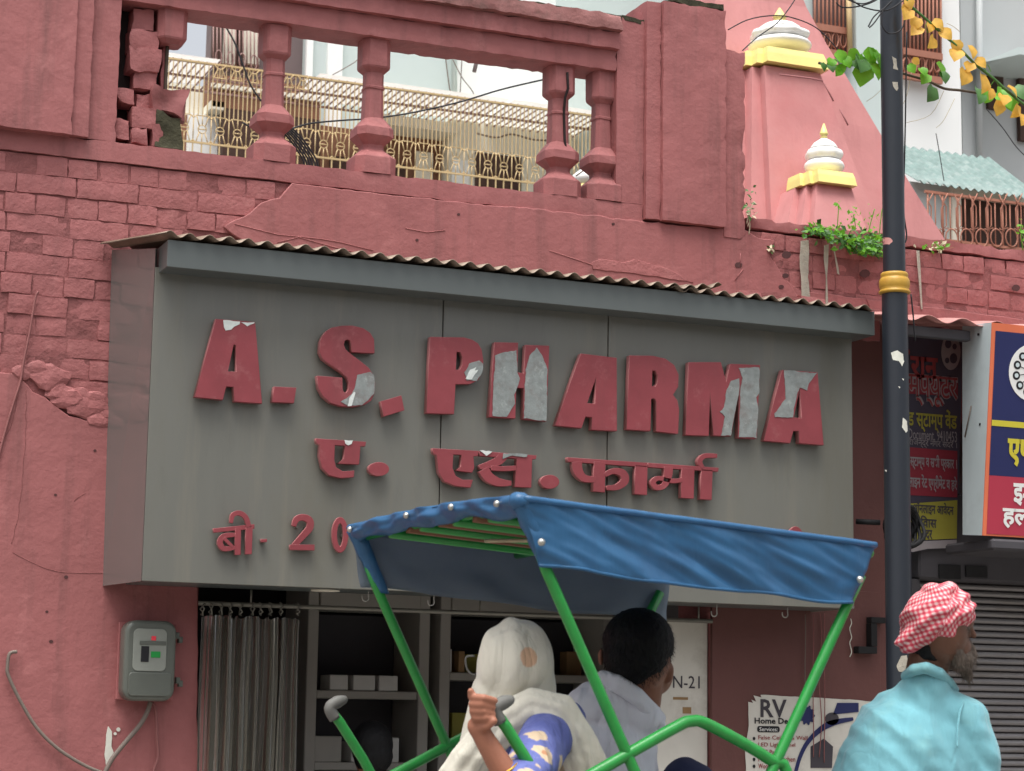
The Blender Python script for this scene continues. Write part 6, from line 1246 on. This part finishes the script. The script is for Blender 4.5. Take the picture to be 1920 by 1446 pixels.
blob('hair', [('e', D_(1738, 1212, dd + .01), (.05, .075, .035), -.3), ('e', D_(1745, 1232, dd), (.05, .06, .024), 0)], 'hair_black', drv, .005, 4, hairf)
blob('shirt', [S(D_(1738, 1288, dd - .012), .066, D_(1728, 1330), .085), S(D_(1652, 1366, dd + .05), .078, D_(1725, 1322, dd + .01), .082), S(D_(1725, 1322, dd + .01), .08, D_(1812, 1352, dd - .01), .064), S(D_(1812, 1352, dd - .01), .064, D_(1836, 1420, dd - .03), .058), S(D_(1836, 1420, dd - .03), .058, D_(1838, 1520, dd - .04), .06), S(D_(1838, 1520, dd - .04), .06, handR - EX * .12, .045), S(D_(1648, 1370, dd + .1), .06, D_(1760, 1540, dd + .4), .055), S(D_(1760, 1540, dd + .4), .055, handL - EX * .14, .045), ('e', D_(1715, 1430), (.165, .135, .17)), S(D_(1690, 1410, dd), .15, D_(1650, 1560, dd - .02), .178), S(D_(1650, 1560, dd - .02), .178, hip_d + Vector((0, 0, .03)), .15)], 'shirt_cyan', drv, .006, 34, creases(.0065, 21, 13, .75))
blob('sleeve_seam', [S(a, .0035, b, .0035) for a, b in zip(*(lambda q: (q, q[1:]))([D_(x, y, d) for x, y, d in [(1806, 1318, dd - .055), (1800, 1335, dd - .075), (1796, 1360, dd - .095), (1795, 1400, dd - .115)]]))], 'shirt_cyan', drv, .003, 1)
blob('trousers', [S(hip_d, .15, hip_d + Vector((0, 0, -.01)), .15), S(hip_d, .115, kn1, .075), S(kn1, .07, kn1 + Vector((0, 0, -.38)), .065), S(hip_d, .115, kn2, .075), S(kn2, .07, kn2 + Vector((0, 0, -.36)), .065)], 'greybrown', drv, .01, 5)
cp = [D_(x, y, d) for x, y, d in [(1700, 1268, dd + .0), (1714, 1256, dd - .055), (1736, 1252, dd - .075), (1760, 1262, dd - .06), (1778, 1280, dd - .02), (1788, 1294, dd + .03)]]
blob('collar', [S(a, .016, b, .015) for a, b in zip(cp, cp[1:])], 'shirt_cyan', drv, .004, 4)
strands(bd_, 1500, .02, .0005, (.1, 0, -1), 'beard_grey', 4)
# saddle under the driver
sdl = hip_d + Vector((0, 0, -.16)); sdl.z = .9
bm = bmesh.new(); bmesh.ops.create_uvsphere(bm, u_segments=16, v_segments=10, radius=1, matrix=Matrix.Translation(sdl) @ Matrix.Diagonal((.14, .09, .05, 1))); link('saddle', bm_mesh('saddle', bm, True), rick, 'black_rubber')
tube('saddle_post', [sdl, rk(1.74, .485, .9)], .012, 'steel', rick, 8)
# ---- customer standing inside the shop ---------------------------------------
YK = .2; hc = at(697, 1402, YK); k0 = Vector((hc.x, YK, 0))
cus = blob('person', [('e', hc + Vector((0, 0, -.02)), (.072, .09, .11)), S(hc + Vector((0, 0, -.1)), .05, hc + Vector((0, 0, -.2)), .055), S(hc + Vector((0, 0, -.35)), .12, k0 + Vector((0, 0, .85)), .12), S(k0 + Vector((-.08, 0, .85)), .08, k0 + Vector((-.09, 0, .2)), .05), S(k0 + Vector((.08, 0, .85)), .08, k0 + Vector((.09, 0, .2)), .05)], 'skin_brown', None, .009, 4)
person('dark haired customer standing in the dim shop seen from behind', cus)
blob('hair', [('e', hc + Vector((0, 0, .012)), (.086, .1, .098)), ('e', hc + Vector((0, -.02, -.03)), (.08, .08, .08))], 'hair_black', cus, .007, 5, hairf)
blob('shirt', [S(hc + Vector((-.15, 0, -.27)), .06, hc + Vector((.15, 0, -.27)), .06), S(hc + Vector((0, 0, -.36)), .15, k0 + Vector((0, 0, .88)), .14), S(hc + Vector((-.19, 0, -.28)), .055, hc + Vector((-.23, -.02, -.6)), .05), S(hc + Vector((.19, 0, -.28)), .055, hc + Vector((.23, -.02, -.6)), .05)], 'dark_interior', cus, .01, 5)
blob('trousers', [S(k0 + Vector((-.08, 0, .9)), .1, k0 + Vector((-.1, 0, .22)), .075), S(k0 + Vector((.08, 0, .9)), .1, k0 + Vector((.1, 0, .22)), .075)], 'navy_cloth', cus, .012, 5)
